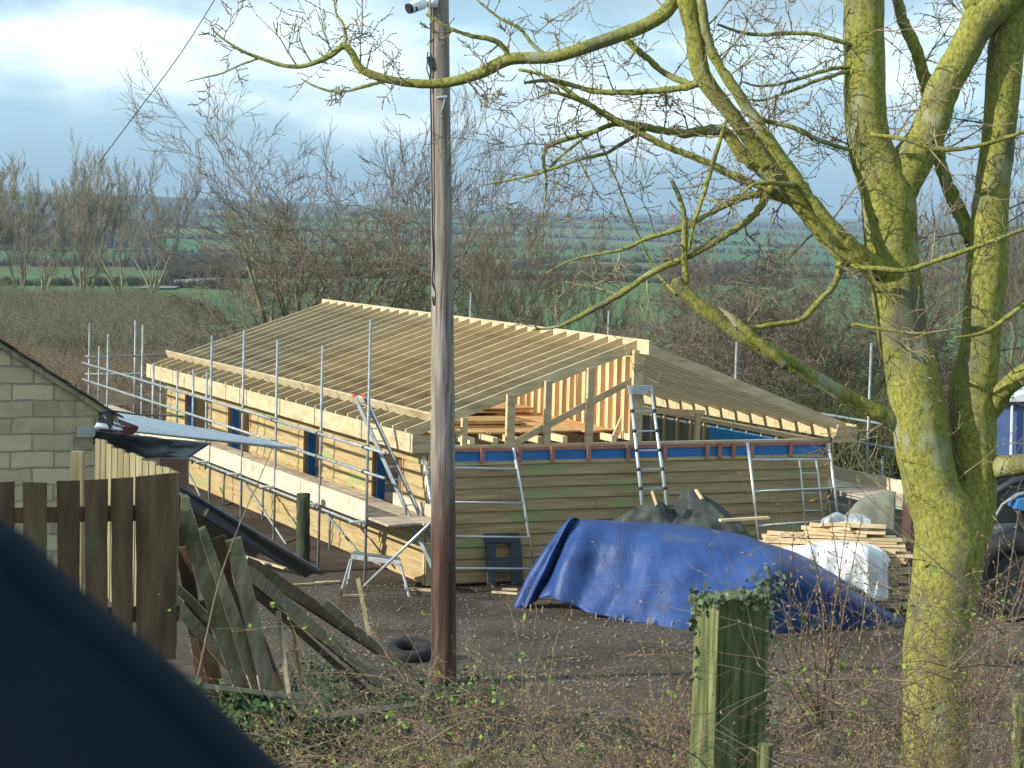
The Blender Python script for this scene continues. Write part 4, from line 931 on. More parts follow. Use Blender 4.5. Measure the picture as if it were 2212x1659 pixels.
lb_(503, 1164, 15.2, 580, 1492, 15.5, 36, 'oldboard', 'grey-green old board standing rightmost of the leaning group')
lb_(395, 1180, 15.8, 440, 1470, 16.0, 30, 'weathershade', 'shaded upright board close behind the fence corner')
lb_(425, 1300, 15.9, 470, 1500, 16.0, 34, 'weathershade', 'short shaded board low behind the leaning boards')
lb_(536, 1238, 15.8, 818, 1478, 25, 23, 'oldboard', 'long beam sloping down to the right, lowest of the fallen three', .09)
lb_(530, 1262, 15.9, 800, 1500, 24.5, 14, 'weathershade', 'dark thin beam under the lowest fallen one', .07)
lb_(542, 1220, 16.5, 880, 1446, 28, 21, 'weathershade', 'long fallen beam sloping right towards the tyre', .09)
lb_(700, 1300, 19, 885, 1455, 27, 17, 'oldboard', 'grey plank lying across the fallen beams near the tyre')
lb_(375, 1262, 14.6, 486, 1372, 15.6, 18, 'oldboard', 'thin mossy rail crossing behind the leaning boards')
lb_(375, 1298, 14.5, 500, 1442, 15.6, 26, 'oldboard', 'pale diagonal board crossing low behind the leaning boards')
lb_(440, 1482, 14.0, 660, 1508, 14.6, 11, 'oldboard', 'thin grey board lying flat in front of the leaning boards')
lb_(700, 1608, 18, 905, 1548, 21, 20, 'weathershade', 'dark plank half buried in the hedge bottom', .06)
lb_(620, 1560, 17.6, 900, 1520, 21.5, 12, 'oldboard', 'grey strip of wood lying behind the hedge twigs')
lb_(773, 1250, 27, 800, 1384, 26.6, 9, 'fencelit', 'thin upright stake with sunlit edge on the dark ground', .04)
lb_(735, 1278, 26, 765, 1382, 25.8, 8, 'weathershade', 'thin dark upright stake left of the sunlit one', .04)
lb_(630, 1350, 18.2, 650, 1480, 18.2, 8, 'weathershade', 'short dark stake among the fallen beams', .03)
lb_(600, 1320, 17, 625, 1500, 17, 10, 'oldboard', 'narrow upright slat just right of the leaning boards', .03)

# ------------------------------------------------------------------ TREES
def grow(out, p, d, Ln, r, lvl, P, rng):
    ns = P['ns']; seg = Ln/ns; kids = P['kids'][lvl]; pos = []
    for i in range(ns):
        r2 = r*(1-(i+1)/ns*P['tap']); j = rng.normal(size=3)*P['wig']
        d = d+j+np.array([0, 0, P['up'][lvl]]); d = d/np.linalg.norm(d); q = p+d*seg
        out[0 if r > P['thr'] else 1].append((*p, *q, max(r, P['rmin']), max(r2, P['rmin'])))
        pos.append((q, d, r2)); p, r = q, r2
    if lvl == 0: return
    for k in range(kids):
        t = P['t0']+(1-P['t0'])*(k+rng.random())/kids; i = min(ns-1, int(t*ns)); q, dd, rr = pos[i]
        q = q-dd*seg*rng.random()*.8
        a = rng.normal(size=3); a -= dd*np.dot(a, dd); a /= np.linalg.norm(a); an = rng.uniform(*P['ang'])
        nd = dd*math.cos(an)+a*math.sin(an)
        grow(out, q, nd, Ln*rng.uniform(*P['lr']), max(P['rmin'], min(rr, r*3)*rng.uniform(.5, .75)), lvl-1, P, rng)
def tree(name, base, H, nst, spread, P, label, cat, mats, seed, group=None, lean=0):
    rng = np.random.default_rng(seed); out = ([], []); base = np.array(base)
    for s_ in range(nst):
        a = rng.uniform(0, 2*math.pi) if nst > 1 else 0; th = spread*rng.uniform(.3, 1) if nst > 1 else .05
        d = np.array([math.sin(th)*math.cos(a)+lean, math.sin(th)*math.sin(a), math.cos(th)]); d /= np.linalg.norm(d)
        grow(out, base+np.array([math.cos(a), math.sin(a), 0])*.25*(nst > 1)*rng.random(), d, H*P['trunk']*rng.uniform(.85, 1.05), H*P['rad']*rng.uniform(.8, 1.1), P['lv'], P, rng)
    r_ = root(name, base.tolist(), label, cat, group)
    segmesh('trunk', out[0] or out[1][:1], M[mats[0]], r_, 6); segmesh('crown', out[1], M[mats[1]], r_, 3)
    return len(out[0])+len(out[1])
def PR(**k):
    d = dict(ns=5, kids=[0, 7, 6, 6, 5, 5], up=[.05, .06, .05, .04, .03, 0], wig=.13, tap=.55, t0=.25, ang=(.35, .85), lr=(.42, .68), trunk=.62, rad=.013, thr=.035, rmin=.006, lv=5); d.update(k); return d
def hx(x, depth): p = at(x, 700, depth); return (p.x, depth, gz(p.x, depth)-.1)
tot = 0
BR = PR(kids=[0, 4, 3, 4, 3, 5], rmin=.0085, rad=.024, tap=.42, thr=.03, wig=.15, trunk=.66, ang=(.3, .8), lr=(.45, .72))
tot += tree('bare_tree', hx(650, 72), 9.8, 4, .42, BR, 'broad bare many-stemmed tree behind the left end of the roof', 'tree', ('fartrunk', 'fartwig'), 1, 'bare trees behind the building')
tot += tree('bare_tree', hx(770, 76), 10.6, 4, .34, BR, 'tall bare tree just left of the utility pole behind the roof ridge', 'tree', ('fartrunk', 'fartwig'), 2, 'bare trees behind the building')
tot += tree('bare_tree', hx(560, 74), 7.0, 3, .42, BR, 'low wide bare tree leaning left beyond the far roof corner', 'tree', ('fartrunk', 'fartwig'), 3, 'bare trees behind the building')
tot += tree('bare_tree', hx(880, 80), 10.6, 3, .30, BR, 'bare tree directly behind the utility pole', 'tree', ('fartrunk', 'fartwig'), 4, 'bare trees behind the building')
BI = PR(kids=[0, 3, 3, 4, 4, 5], rmin=.006, ang=(.2, .55), up=[.12, .12, .1, .06, .04, 0], rad=.009)
tot += tree('birch_tree', hx(1060, 70), 7.6, 4, .28, BI, 'pale-stemmed bare birch clump just right of the utility pole', 'tree', ('birch', 'fartwig'), 5, 'birch clumps behind the ridge')
tot += tree('birch_tree', hx(1175, 74), 6.4, 5, .35, BI, 'pale-stemmed bare birch clump behind the middle of the roof ridge', 'tree', ('birch', 'fartwig'), 6, 'birch clumps behind the ridge')
tot += tree('birch_tree', hx(1285, 84), 5.4, 4, .30, BI, 'shorter sparse birch clump left of the dense thicket', 'tree', ('birch', 'fartwig'), 16, 'birch clumps behind the ridge')
TH = PR(kids=[0, 4, 4, 5, 4, 5], rmin=.007, ang=(.4, 1.1), up=[0, .02, .03, .04, .03, 0], wig=.2)
for i, (x, d, H) in enumerate(((1560, 66, 5.6), (1660, 62, 6.4), (1770, 64, 6.6), (1870, 60, 6.2), (1480, 72, 3.8))):
    tot += tree('thicket_tree', hx(x, d), H*1.12, 5, .6, TH, ('tangled bare thicket tree left of centre in the dense clump right of the ridge', 'densest tangled thicket tree behind the gable peak side', 'tangled thicket tree behind the long mossy limb', 'tangled thicket tree just left of the mossy trunk', 'small outlying thicket tree at the left edge of the dense clump')[i], 'tree', ('fartrunk', 'fartwig'), 20+i, 'thicket trees on the right')
for i, (x, d, H) in enumerate(((2040, 66, 9), (2120, 72, 9.6), (2200, 62, 9))):
    tot += tree('birch_tree', hx(x, d), H, 3, .22, BI, ('tall bare birch seen through the fork of the mossy tree', 'tall bare birch behind the right stem of the mossy tree', 'tall bare birch at the right edge')[i], 'tree', ('birch', 'fartwig'), 40+i, 'birches on the far right')
WI = PR(kids=[0, 3, 4, 4, 4, 4], rmin=.016, thr=.10, ang=(.14, .38), t0=.12, up=[.10, .10, .10, .08, .05, 0], rad=.010, trunk=.52, lr=(.45,.65))
for i, (x, d, H, s_) in enumerate(((40, 240, 18.5, .30), (178, 250, 21.5, .26), (262, 262, 20.5, .25), (330, 285, 19, .26), (-60, 240, 19, .3), (95, 270, 17, .3))):
    tot += tree('willow_tree', hx(x, d), H, 5, s_, WI, ('bare upright tree at the far left beyond the stone roof', 'tallest pale upright bare tree at the left, beyond the scrub', 'pale upright bare tree right of the tallest one', 'slender bare tree nearest the broad tree at the left', 'bare tree at the very left edge', 'lower bare tree between the two tallest left ones')[i], 'tree', ('fartrunk', 'farpale'), 60+i, 'upright trees across the field')
print('tree segs', tot)
# scrub and hedges beyond the yard
def scrub(name, centres, hgt, material, label, cat, rmin, seed, per=60, kind='stuff'):
    rng = np.random.default_rng(seed); segs = []
    for (x, y, z) in centres:
        h_ = hgt*rng.uniform(.6, 1.15)
        for _ in range(per):
            a = rng.uniform(0, 6.28); sp = rng.uniform(0, .9); d = np.array([math.cos(a)*sp, math.sin(a)*sp, 1.0]); d /= np.linalg.norm(d)
            p = np.array([x+rng.normal()*h_*.35, y+rng.normal()*h_*.35, z+rng.uniform(0, h_*.35)])
            for k in range(3):
                q = p+d*h_*.26; segs.append((*p, *q, rmin*(1.5-.3*k), rmin*(1.2-.3*k)))
                d = d+rng.normal(size=3)*.35; d /= np.linalg.norm(d); p = q
                e = d+rng.normal(size=3)*.7; e /= np.linalg.norm(e); segs.append((*p, *(p+e*h_*.16), rmin, rmin*.6))
    o = segmesh(name, segs, material, None, 3); tag(o, label, cat, kind=kind); return o
rng = np.random.default_rng(5)
def spread(n, x0, x1, d0, d1):
    r = []
    for _ in range(n):
        d = rng.uniform(d0, d1); px = rng.uniform(x0, x1); p = at(px, 700, d); r.append((p.x, d, gz(p.x, d)))
    return r
scrub('bramble_scrub', spread(230, -60, 520, 62, 120), 2.2, noisy('russet scrub', [(.12, .085, .055), (.20, .15, .095), (.16, .16, .07)], (.4, .4, .4)), 'russet tangle of bramble scrub behind the left scaffold', 'scrub', .010, 1, 80)
scrub('bramble_scrub', spread(420, -80, 400, 120, 238), 2.7, noisy('grey brown scrub', [(.11, .095, .06), (.17, .15, .095), (.11, .14, .06)], (.3, .3, .3)), 'grey-brown scrub at the foot of the upright trees on the left', 'scrub', .018, 11, 60)
scrub('bramble_scrub', spread(150, 420, 1500, 62, 95), .9, M['farpale'], 'bare scrub along the back of the timber building', 'scrub', .010, 2, 60)
scrub('bramble_scrub', spread(260, 1450, 2300, 56, 85), 2.4, noisy('olive scrub', [(.07, .075, .03), (.12, .13, .05), (.15, .12, .07)], (.4, .4, .4)), 'olive tangle of scrub behind the right end of the building', 'scrub', .010, 3, 80)
def hedge_line(name, pts, hgt, label, seed, step=2.2, m_=None):
    rng = np.random.default_rng(seed); vs = []; fs = []
    for (a, c) in zip(pts, pts[1:]):
        a = np.array(a, float); c = np.array(c, float); n_ = int(np.linalg.norm(c-a)/step)+1
        for k in range(n_):
            x, y = a+(c-a)*k/n_+rng.normal(size=2)*hgt*.22; z = gz(x, y); h_ = hgt*rng.uniform(.35, .75)*(1.7 if rng.random() < .06 else 1); w_ = h_*rng.uniform(.5, .9); k0 = len(vs)
            for (zz, rr) in ((-.2, .9), (.35, 1.05), (.8, .8), (1.0, .35)):
                for j in range(6):
                    t = j*math.pi/3; r2 = w_*rr*rng.uniform(.6, 1.25); vs.append((x+math.cos(t)*r2, y+math.sin(t)*r2, z+h_*(zz+rng.uniform(-.12, .12))))
            for l_ in range(3):
                for j in range(6): fs.append((k0+l_*6+j, k0+l_*6+(j+1) % 6, k0+l_*6+6+(j+1) % 6, k0+l_*6+6+j))
            fs.append(tuple(k0+18+j for j in range(6)))
    o = link_mesh(name, vs, fs, m_ or M['hedgefar'], True); tag(o, label, 'hedge', kind='stuff')
def twig_hedge(pts, hgt, label, seed, step, m_):
    rg = np.random.default_rng(seed); cs = []
    for (a, c) in zip(pts, pts[1:]):
        a = np.array(a, float); c = np.array(c, float); n_ = int(np.linalg.norm(c-a)/step)+1
        for k in range(n_): x, y = a+(c-a)*k/n_+rg.normal(size=2)*hgt*.25; cs.append((x, y, gz(x, y)-.2))
    scrub('field_hedge', cs, hgt, m_, label, 'hedge', .05, seed, 26)
M['hedgefar'] = noisy('distant winter hedge', [(.04, .042, .022), (.08, .07, .042), (.11, .09, .06)], (.3, .3, .3))
M['woodfar'] = noisy('distant bare wood', [(.03, .028, .022), (.085, .07, .058), (.14, .12, .09)], (.35, .35, .35))
def px_at(px, d): p = at(px, 600, d); return (p.x, d)
for i, (pts, h_) in enumerate((
        ([px_at(-60, 330), px_at(300, 350), px_at(700, 330)], 3.2), ([px_at(380, 430), px_at(520, 600), px_at(560, 800)], 4.5), ([px_at(360, 410), px_at(700, 470), px_at(1200, 520), px_at(1700, 500)], 4.5),
        ([px_at(-60, 620), px_at(500, 700), px_at(1000, 740), px_at(1600, 700), px_at(2300, 760)], 6), ([px_at(-60, 900), px_at(700, 980), px_at(1300, 940), px_at(2300, 1020)], 7),
        ([px_at(1000, 520), px_at(1080, 720), px_at(1200, 940)], 5), ([px_at(-60, 1300), px_at(900, 1400), px_at(2300, 1350)], 9), ([px_at(-60, 1750), px_at(1000, 1900), px_at(2300, 1800)], 11),
        ([px_at(-60, 2300), px_at(1400, 2450), px_at(2300, 2350)], 14), ([px_at(1450, 960), px_at(1500, 1350)], 8), ([px_at(800, 980), px_at(860, 1400), px_at(900, 1850)], 10))):
    lab = 'dark winter hedgerow between distant green fields, row %s away from the yard' % ('first second third fourth fifth sixth seventh eighth ninth tenth eleventh'.split()[i])
    if i in (0, 1, 2, 3, 5, 9): twig_hedge(pts, h_*.5, lab, 100+i, .9 if i < 3 else 1.4, M['hedgefar'])
    else: hedge_line('field_hedge', pts, h_*.5, lab, 100+i, step=h_*.3)
for i, (px0, px1, d0, d1, n_, h_) in enumerate(((-60, 330, 1000, 1500, 1300, 6), (200, 1000, 2900, 3300, 1500, 6), (-60, 420, 1900, 2600, 1700, 7), (1100, 2300, 3100, 3500, 1500, 6), (1450, 1650, 640, 700, 110, 2.6), (300, 520, 600, 680, 110, 3))):
    if i > 3:
        twig = spread(n_*3, px0, px1, d0, d1); scrub('distant_wood', twig, h_*1.4, M['woodfar'], ('small copse in the fields right of the ridge', 'small copse by the lane in the left fields')[i-4], 'wood', .06, 300+i, 26); continue
    rr = np.random.default_rng(300+i); vs = []; fs = []
    for _ in range(n_):
        d = rr.uniform(d0, d1); p = at(rr.uniform(px0, px1), 600, d); x = p.x; z = gz(x, d); hh = h_*rr.uniform(.55, 1.05); w_ = hh*rr.uniform(.5, .8); k0 = len(vs)
        for (zz, q_) in ((-.1, .8), (.35, 1.0), (.8, .8), (1.0, .4)):
            for j in range(7): t = j*2*math.pi/7; r2 = w_*q_*rr.uniform(.6, 1.25); vs.append((x+math.cos(t)*r2, d+math.sin(t)*r2, z+hh*(zz+rr.uniform(-.1, .1))))
        for l_ in range(3):
            for j in range(7): fs.append((k0+l_*7+j, k0+l_*7+(j+1) % 7, k0+l_*7+7+(j+1) % 7, k0+l_*7+7+j))
        fs.append(tuple(k0+21+j for j in range(7)))
    tag(link_mesh('distant_wood', vs, fs, M['woodfar'], True), ('brown bare wood on the hillside at the left', 'far dark wood on the skyline behind the broad bare tree', 'far wood on the left slope under the skyline', 'far wood along the skyline at the right', 'small copse in the fields right of the ridge', 'small copse by the lane in the left fields')[i], 'wood', kind='stuff')
# lane in the fields
vs = []; fs = []
ln = [px_at(330, 330), px_at(400, 380), px_at(470, 430), px_at(500, 500), px_at(460, 600)]
sp_ = smooth_path(ln, 8)
for i, q in enumerate(sp_):
    for s_ in (-3, 3): vs.append((q[0]+s_*.9, q[1]+s_, gz(q[0]+s_*.9, q[1]+s_)+.25))
    if i: fs.append((2*i-2, 2*i-1, 2*i+1, 2*i))
o = link_mesh('lane', vs, fs, noisy('grey lane', [(.16, .16, .17), (.24, .24, .25)], (.3, .3, .3))); o['kind'] = 'structure'

# ------------------------------------------------------------------ THE MOSSY TREE
TD = 12.0
mt = root('mossy_tree', hit(2030, 1640) if False else Vector((at(2020, 1700, TD).x, TD, gz(at(2020, 1700, TD).x, TD)-.05)), 'large forked tree with bright yellow-green mossy bark and bare twigs at the right', 'tree')
twig = []; rngt = np.random.default_rng(77)
def tw(p, d, Ln, r, lvl):
    ns = 4; seg = Ln/ns
    for i in range(ns):
        d = d+rngt.normal(size=3)*.19+np.array([0, 0, .05]); d /= np.linalg.norm(d); q = p+d*seg; r2 = max(.0017, r*(1-.16*(i+1)))
        twig.append((*p, *q, r, r2))
        # knobbly node
        twig.append((*(q-d*.004), *(q+d*.006), r2*2.0, r2*1.7))
        if lvl > 0 and rngt.random() < (.8 if lvl > 1 else .45):
            for _ in range(1 if rngt.random() < .6 else 2):
                a = rngt.normal(size=3); a[1] *= .7; a -= d*np.dot(a, d); a /= np.linalg.norm(a); an = rngt.uniform(.5, 1.15)
                tw(q, d*math.cos(an)+a*math.sin(an), Ln*rngt.uniform(.35, .7), max(.0013, r2*.62), lvl-1)
        p = q; r = r2
def limb(pts, name='branch', n=12, lump=.16, twigs=0, tl=(.15, .45), lsc=11, td=None, tr=.0052, lv=2):
    """pts: (px, py, width px, depth offset)"""
    P3 = []
    for q in pts:
        x, y, w_ = q[:3]; dd = TD+(q[3] if len(q) > 3 else 0); p = at(x, y, dd); P3.append((*p, w_/2*dd/F))
    sm = smooth_path(P3, 8 if n > 16 else 7)
    if n <= 14:
        sm = [q+np.array([*(rngt.normal(size=3)*min(q[3]*.10, .0022)), q[3]*rngt.normal()*.06]) for q in sm]
    MB().tube([q[:3] for q in sm], [max(.0015, q[3]) for q in sm], n, lump=lump, lscale=lsc, seed=len(pts)).build(name, M['bark'], mt, smooth=True)
    # stubby spurs and twigs
    tot = sum(np.linalg.norm(sm[i+1][:3]-sm[i][:3]) for i in range(len(sm)-1))
    for _ in range(int(twigs*.52*tot)):
        i = rngt.integers(1, len(sm)-1); q = sm[i]; d0 = sm[i+1][:3]-sm[i-1][:3]; d0 /= np.linalg.norm(d0)
        a = rngt.normal(size=3); a[1] *= .6; a -= d0*np.dot(a, d0); a /= np.linalg.norm(a); a = a*1.0+d0*rngt.uniform(-.1, .7)+np.array([0, 0, .15]); a /= np.linalg.norm(a)
        tw(q[:3]+a*q[3]*.7, a, rngt.uniform(*tl), min(tr, q[3]*.6), lv)
    # mossy lumps
    mb = MB(); k_ = 0
    for _ in range(int(tot*170)):
        i = rngt.integers(0, len(sm)-1); q = sm[i]; r = q[3]
        if r < .006: continue
        a = rngt.normal(size=3); a /= np.linalg.norm(a); c = Vector(q[:3]+a*r*.93); s_ = min(.017, r*.42)*rngt.uniform(.3, 1)
        u = Vector(rngt.normal(size=3)).normalized(); v2 = u.cross(Vector(a)).normalized(); u = v2.cross(Vector(a))
        mb.add([c+u*s_, c+v2*s_*.8, c-u*s_, c-v2*s_*.8, c+Vector(a)*s_*.6, c-Vector(a)*s_*.5], [(0, 1, 4), (1, 2, 4), (2, 3, 4), (3, 0, 4), (1, 0, 5), (2, 1, 5), (3, 2, 5), (0, 3, 5)]); k_ += 1
    LUMPS.append(mb)
LUMPS = []
limb([(2018, 1760, 160), (2020, 1640, 150), (2022, 1500, 143), (2022, 1400, 141), (2035, 1316, 146), (2050, 1200, 150), (2040, 1120, 140), (2012, 1056, 122), (1992, 952, 120), (1977, 848, 118), (1965, 780, 113), (1950, 720, 110), (1937, 624, 110), (1925, 528, 113), (1920, 432, 116), (1900, 370, 108), (1880, 320, 96), (1870, 240, 90), (1867, 120, 88), (1866, 0, 86), (1864, -150, 82)], 'trunk', 40, .045, twigs=5, tl=(.3, .8), lsc=9)
limb([(2045, 1230, 120, .05), (2085, 1150, 110, .06), (2106, 1070, 95, .08), (2104, 952, 96, .1), (2102, 848, 104, .1), (2120, 720, 84, .1), (2132, 576, 90, .1), (2141, 432, 76, .1), (2158, 288, 72, .1), (2170, 144, 76, .1), (2185, 0, 72, .1), (2200, -140, 70, .1)], 'stem', 30, .05, twigs=5, tl=(.3, .7))
limb([(1930, 440, 80), (1968, 350, 88), (2004, 288, 78), (2038, 192, 72), (2075, 125, 70), (2098, 80, 70), (2130, 24, 82), (2175, -10, 78), (2240, -60, 70)], 'branch', 24, .08, twigs=4, tl=(.3, .7))
limb([(2090, -60, 60), (2110, 0, 62), (2128, 30, 60)], 'branch', 18)
limb([(2100, 520, 34, .15), (2070, 450, 32, .2), (2040, 380, 28, .22), (2025, 320, 26, .24), (2005, 200, 30, .24), (1980, 110, 28, .2), (1948, 40, 24, .2), (1936, -40, 22, .2)], twigs=8, tl=(.25, .6))
limb([(2112, 930, 36, .12), (2148, 876, 44, .06), (2180, 832, 40, -.05), (2230, 795, 40, -.1)], n=18, twigs=6)
limb([(2090, 1050, 40, .12), (2145, 1014, 50, .06), (2190, 1005, 46, -.05), (2240, 1000, 44, -.1)], n=18, twigs=3)
limb([(1940, 640, 84, 0), (1905, 590, 66, -.05), (1863, 562, 46, -.1), (1815, 545, 36, -.12), (1719, 432, 36, -.15), (1647, 336, 36, -.18), (1575, 240, 34, -.2), (1527, 180, 38, -.22), (1510, 140, 40, -.22), (1498, 60, 42, -.22), (1480, -10, 44, -.22), (1466, -60, 42, -.2)], n=20, lump=.12, twigs=9, tl=(.2, .5))
limb([(1900, 590, 40, -.1), (1863, 547, 28, -.2), (1815, 504, 27, -.24), (1767, 451, 26, -.26), (1719, 384, 27, -.28), (1651, 288, 26, -.3), (1594, 202, 24, -.3), (1546, 130, 22, -.3), (1527, 72, 20, -.3), (1515, 0, 18, -.3), (1510, -60, 16, -.3)], n=14, twigs=10, tl=(.15, .45))
limb([(1800, 500, 26, -.05), (1700, 425, 26, -.05), (1661, 384, 30, -.05), (1599, 326, 30, -.02), (1556, 282, 26, 0), (1479, 288, 18, 0), (1402, 276, 16, 0), (1335, 262, 15, 0), (1280, 230, 12, 0), (1239, 205, 11, 0), (1180, 165, 9, 0), (1120, 150, 7, 0)], twigs=9)
limb([(1466, -60, 32, -.2), (1450, 10, 32, -.2), (1407, 48, 30, -.22), (1335, 77, 29, -.25), (1251, 107, 28, -.3), (1187, 124, 27, -.3), (1102, 128, 27, -.3), (1038, 158, 24, -.3), (974, 177, 22, -.3), (910, 181, 20, -.3), (846, 173, 18, -.3), (795, 158, 17, -.3), (773, 141, 16, -.3), (759, 113, 16, -.3), (742, 100, 15, -.3), (720, 116, 12, -.3), (697, 128, 12, -.3), (654, 143, 10, -.3), (611, 141, 9, -.3), (569, 128, 8, -.3), (526, 111, 7, -.3), (483, 85, 5, -.3), (455, 60, 3, -.3)], n=16, lump=.12, twigs=13, tl=(.12, .36))
limb([(842, 172, 9, -.3), (800, 183, 8, -.3), (740, 198, 6, -.3), (690, 190, 5, -.3), (650, 170, 3, -.3)], twigs=12, tl=(.1, .25))
limb([(742, 98, 7, -.3), (748, 80, 6, -.3), (740, 50, 5, -.3), (726, 28, 4, -.3), (722, 0, 3, -.3)], n=8, twigs=10, tl=(.08, .2))
limb([(560, 126, 5, -.3), (520, 140, 4, -.3), (480, 158, 4, -.3), (440, 168, 3, -.3), (405, 176, 2, -.3)], n=8, twigs=14, tl=(.08, .22))
limb([(1507, 182, 16, -.22), (1459, 192, 14, -.2), (1359, 199, 13, -.2), (1290, 198, 12, -.2), (1235, 184, 11, -.2), (1187, 173, 9, -.2), (1132, 179, 7, -.2)], twigs=10)
limb([(1500, 185, 14, -.2), (1445, 163, 13, -.15), (1397, 125, 14, -.15), (1363, 95, 14, -.15), (1345, 80, 12, -.15)], twigs=8)
limb([(1680, 415, 20, -.1), (1630, 398, 17, -.1), (1575, 374, 15, -.1), (1503, 341, 15, -.1), (1431, 312, 14, -.1), (1373, 283, 13, -.1), (1335, 262, 12, -.1), (1277, 228, 10, -.1), (1200, 200, 8, -.1), (1165, 208, 5, -.1)], twigs=8)
limb([(1700, 430, 20, -.12), (1650, 420, 18, -.15), (1603, 427, 15, -.2), (1551, 451, 13, -.2), (1479, 490, 12, -.2), (1407, 512, 10, -.2), (1340, 540, 7, -.2), (1240, 560, 4, -.2), (1180, 590, 3, -.2)], twigs=8)
limb([(1670, 405, 18, -.15), (1645, 440, 17, -.2), (1623, 470, 16, -.22), (1551, 518, 15, -.24), (1488, 552, 15, -.26), (1407, 590, 14, -.28), (1335, 638, 13, -.3), (1273, 672, 11, -.3), (1209, 704, 8, -.3), (1150, 712, 4, -.3)], twigs=9)
limb([(1450, 388, 9, -.3), (1469, 432, 11, -.3), (1479, 480, 12, -.3), (1478, 560, 14, -.3), (1483, 612, 14, -.3)], twigs=9, tl=(.1, .3))
limb([(1940, 915, 44, 0), (1912, 900, 36, -.05), (1860, 872, 34, -.1), (1777, 828, 32, -.15), (1719, 792, 34, -.2), (1647, 750, 36, -.25), (1575, 706, 34, -.28), (1507, 655, 30, -.3), (1480, 630, 32, -.3), (1458, 606, 30, -.3)], n=18, lump=.14, twigs=6)
limb([(1599, 712, 10, -.25), (1671, 701, 11, -.25), (1728, 691, 12, -.2), (1767, 653, 13, -.2), (1805, 610, 14, -.15), (1815, 566, 16, -.12)], twigs=9)
limb([(1700, 790, 24, -.3), (1640, 740, 20, -.33), (1585, 690, 16, -.33), (1566, 676, 12, -.33)], n=10)
limb([(1301, 312, 3), (1335, 398, 4), (1373, 494, 5), (1416, 585, 6), (1464, 638, 8, -.2)], n=8, twigs=3)
limb([(1570, 255, 8, -.35), (1550, 320, 9, -.35), (1536, 365, 10, -.35), (1520, 420, 9, -.35), (1500, 480, 8, -.35), (1488, 540, 7, -.32)], n=8, lump=.08, twigs=8)
limb([(1720, 400, 12, -.3), (1640, 395, 8, -.4), (1600, 420, 6, -.4)], n=8, twigs=8)
limb([(1839, 576, 14, -.25), (1900, 580, 12, -.3), (1959, 583, 11, -.3), (2055, 552, 10, -.3), (2150, 518, 9, -.3), (2240, 485, 8, -.3)], twigs=9)
limb([(1647, 259, 10, -.1), (1719, 278, 10, -.1), (1767, 302, 10, -.1), (1829, 322, 9, -.05), (1870, 330, 8, 0)], twigs=9)
limb([(1880, 290, 9, -.2), (1958, 302, 9, -.25), (2026, 322, 11, -.25), (2102, 317, 9, -.25), (2230, 280, 8, -.25)], twigs=10)
limb([(1850, 100, 12, -.05), (1805, 86, 10, -.1), (1743, 72, 9, -.1), (1623, 74, 8, -.1), (1551, 53, 6, -.1)], twigs=12)
limb([(1845, 145, 10, -.05), (1790, 150, 9, -.08), (1700, 178, 7, -.1), (1640, 186, 5, -.1), (1600, 175, 3, -.1)], twigs=12)
limb([(1845, 150, 10, -.05), (1770, 172, 8, -.1), (1720, 192, 7, -.1), (1650, 216, 5, -.1), (1610, 214, 3, -.1)], twigs=12)
limb([(2230, 640, 14, -.1), (2170, 690, 12, -.1), (2120, 720, 9, -.12), (2060, 730, 6, -.2)], twigs=10)
limb([(1840, 700, 7, -.3), (1900, 710, 7, -.35), (1980, 720, 6, -.35), (2060, 712, 4, -.35)], n=8, twigs=8)
limb([(1102, 128, 13, -.3), (1085, 100, 12, -.32), (1060, 85, 12, -.34), (1010, 75, 9, -.36), (960, 55, 7, -.36), (920, 30, 5, -.36)], twigs=12, tl=(.1, .35))
limb([(1180, 122, 10, -.3), (1150, 95, 9, -.3), (1120, 60, 8, -.3), (1080, 40, 6, -.3), (1030, 0, 4, -.3)], twigs=11)
limb([(1402, 276, 8, 0), (1360, 300, 8, 0), (1310, 330, 8, 0), (1250, 345, 7, 0), (1190, 366, 6, 0), (1120, 385, 5, 0), (1040, 400, 3, 0)], twigs=11)
limb([(1390, 280, 10, .05), (1330, 268, 11, .05), (1280, 285, 11, .05), (1210, 305, 10, .05), (1175, 330, 8, .05), (1180, 400, 5, .05), (1172, 470, 3, .05)], twigs=10)
limb([(1280, 285, 7, .05), (1220, 330, 6, .05), (1180, 370, 5, .05)], n=8, twigs=12)
mb = MB()
for q in LUMPS: mb.add(q.v, q.f)
o = mb.build('moss_lumps', M['bark'], mt); o['kind'] = 'stuff'
# crown above the frame edge and to the sides throws dappled twigs into the picture
for _ in range(26):
    x, y = rngt.uniform(1150, 2230), rngt.uniform(-80, 330); p = np.array(at(x, y, TD+rngt.uniform(.3, 1.6))); d = rngt.normal(size=3); d[2] -= .2; d /= np.linalg.norm(d); tw(p, d, rngt.uniform(.3, .6), .0042, 2)
o = segmesh('twigs', twig, M['twig'], mt, 4); o['kind'] = 'stuff'
tag(o, None, None, kind='stuff')
# broken splinter end
MB().tube([at(1592, 700, TD-.33), at(1578, 684, TD-.35), at(1552, 663, TD-.37)], [.022, .014, .002], 8, lump=.3, lscale=60).build('broken_wood', M['pale'], mt)
print('twigs', len(twig))

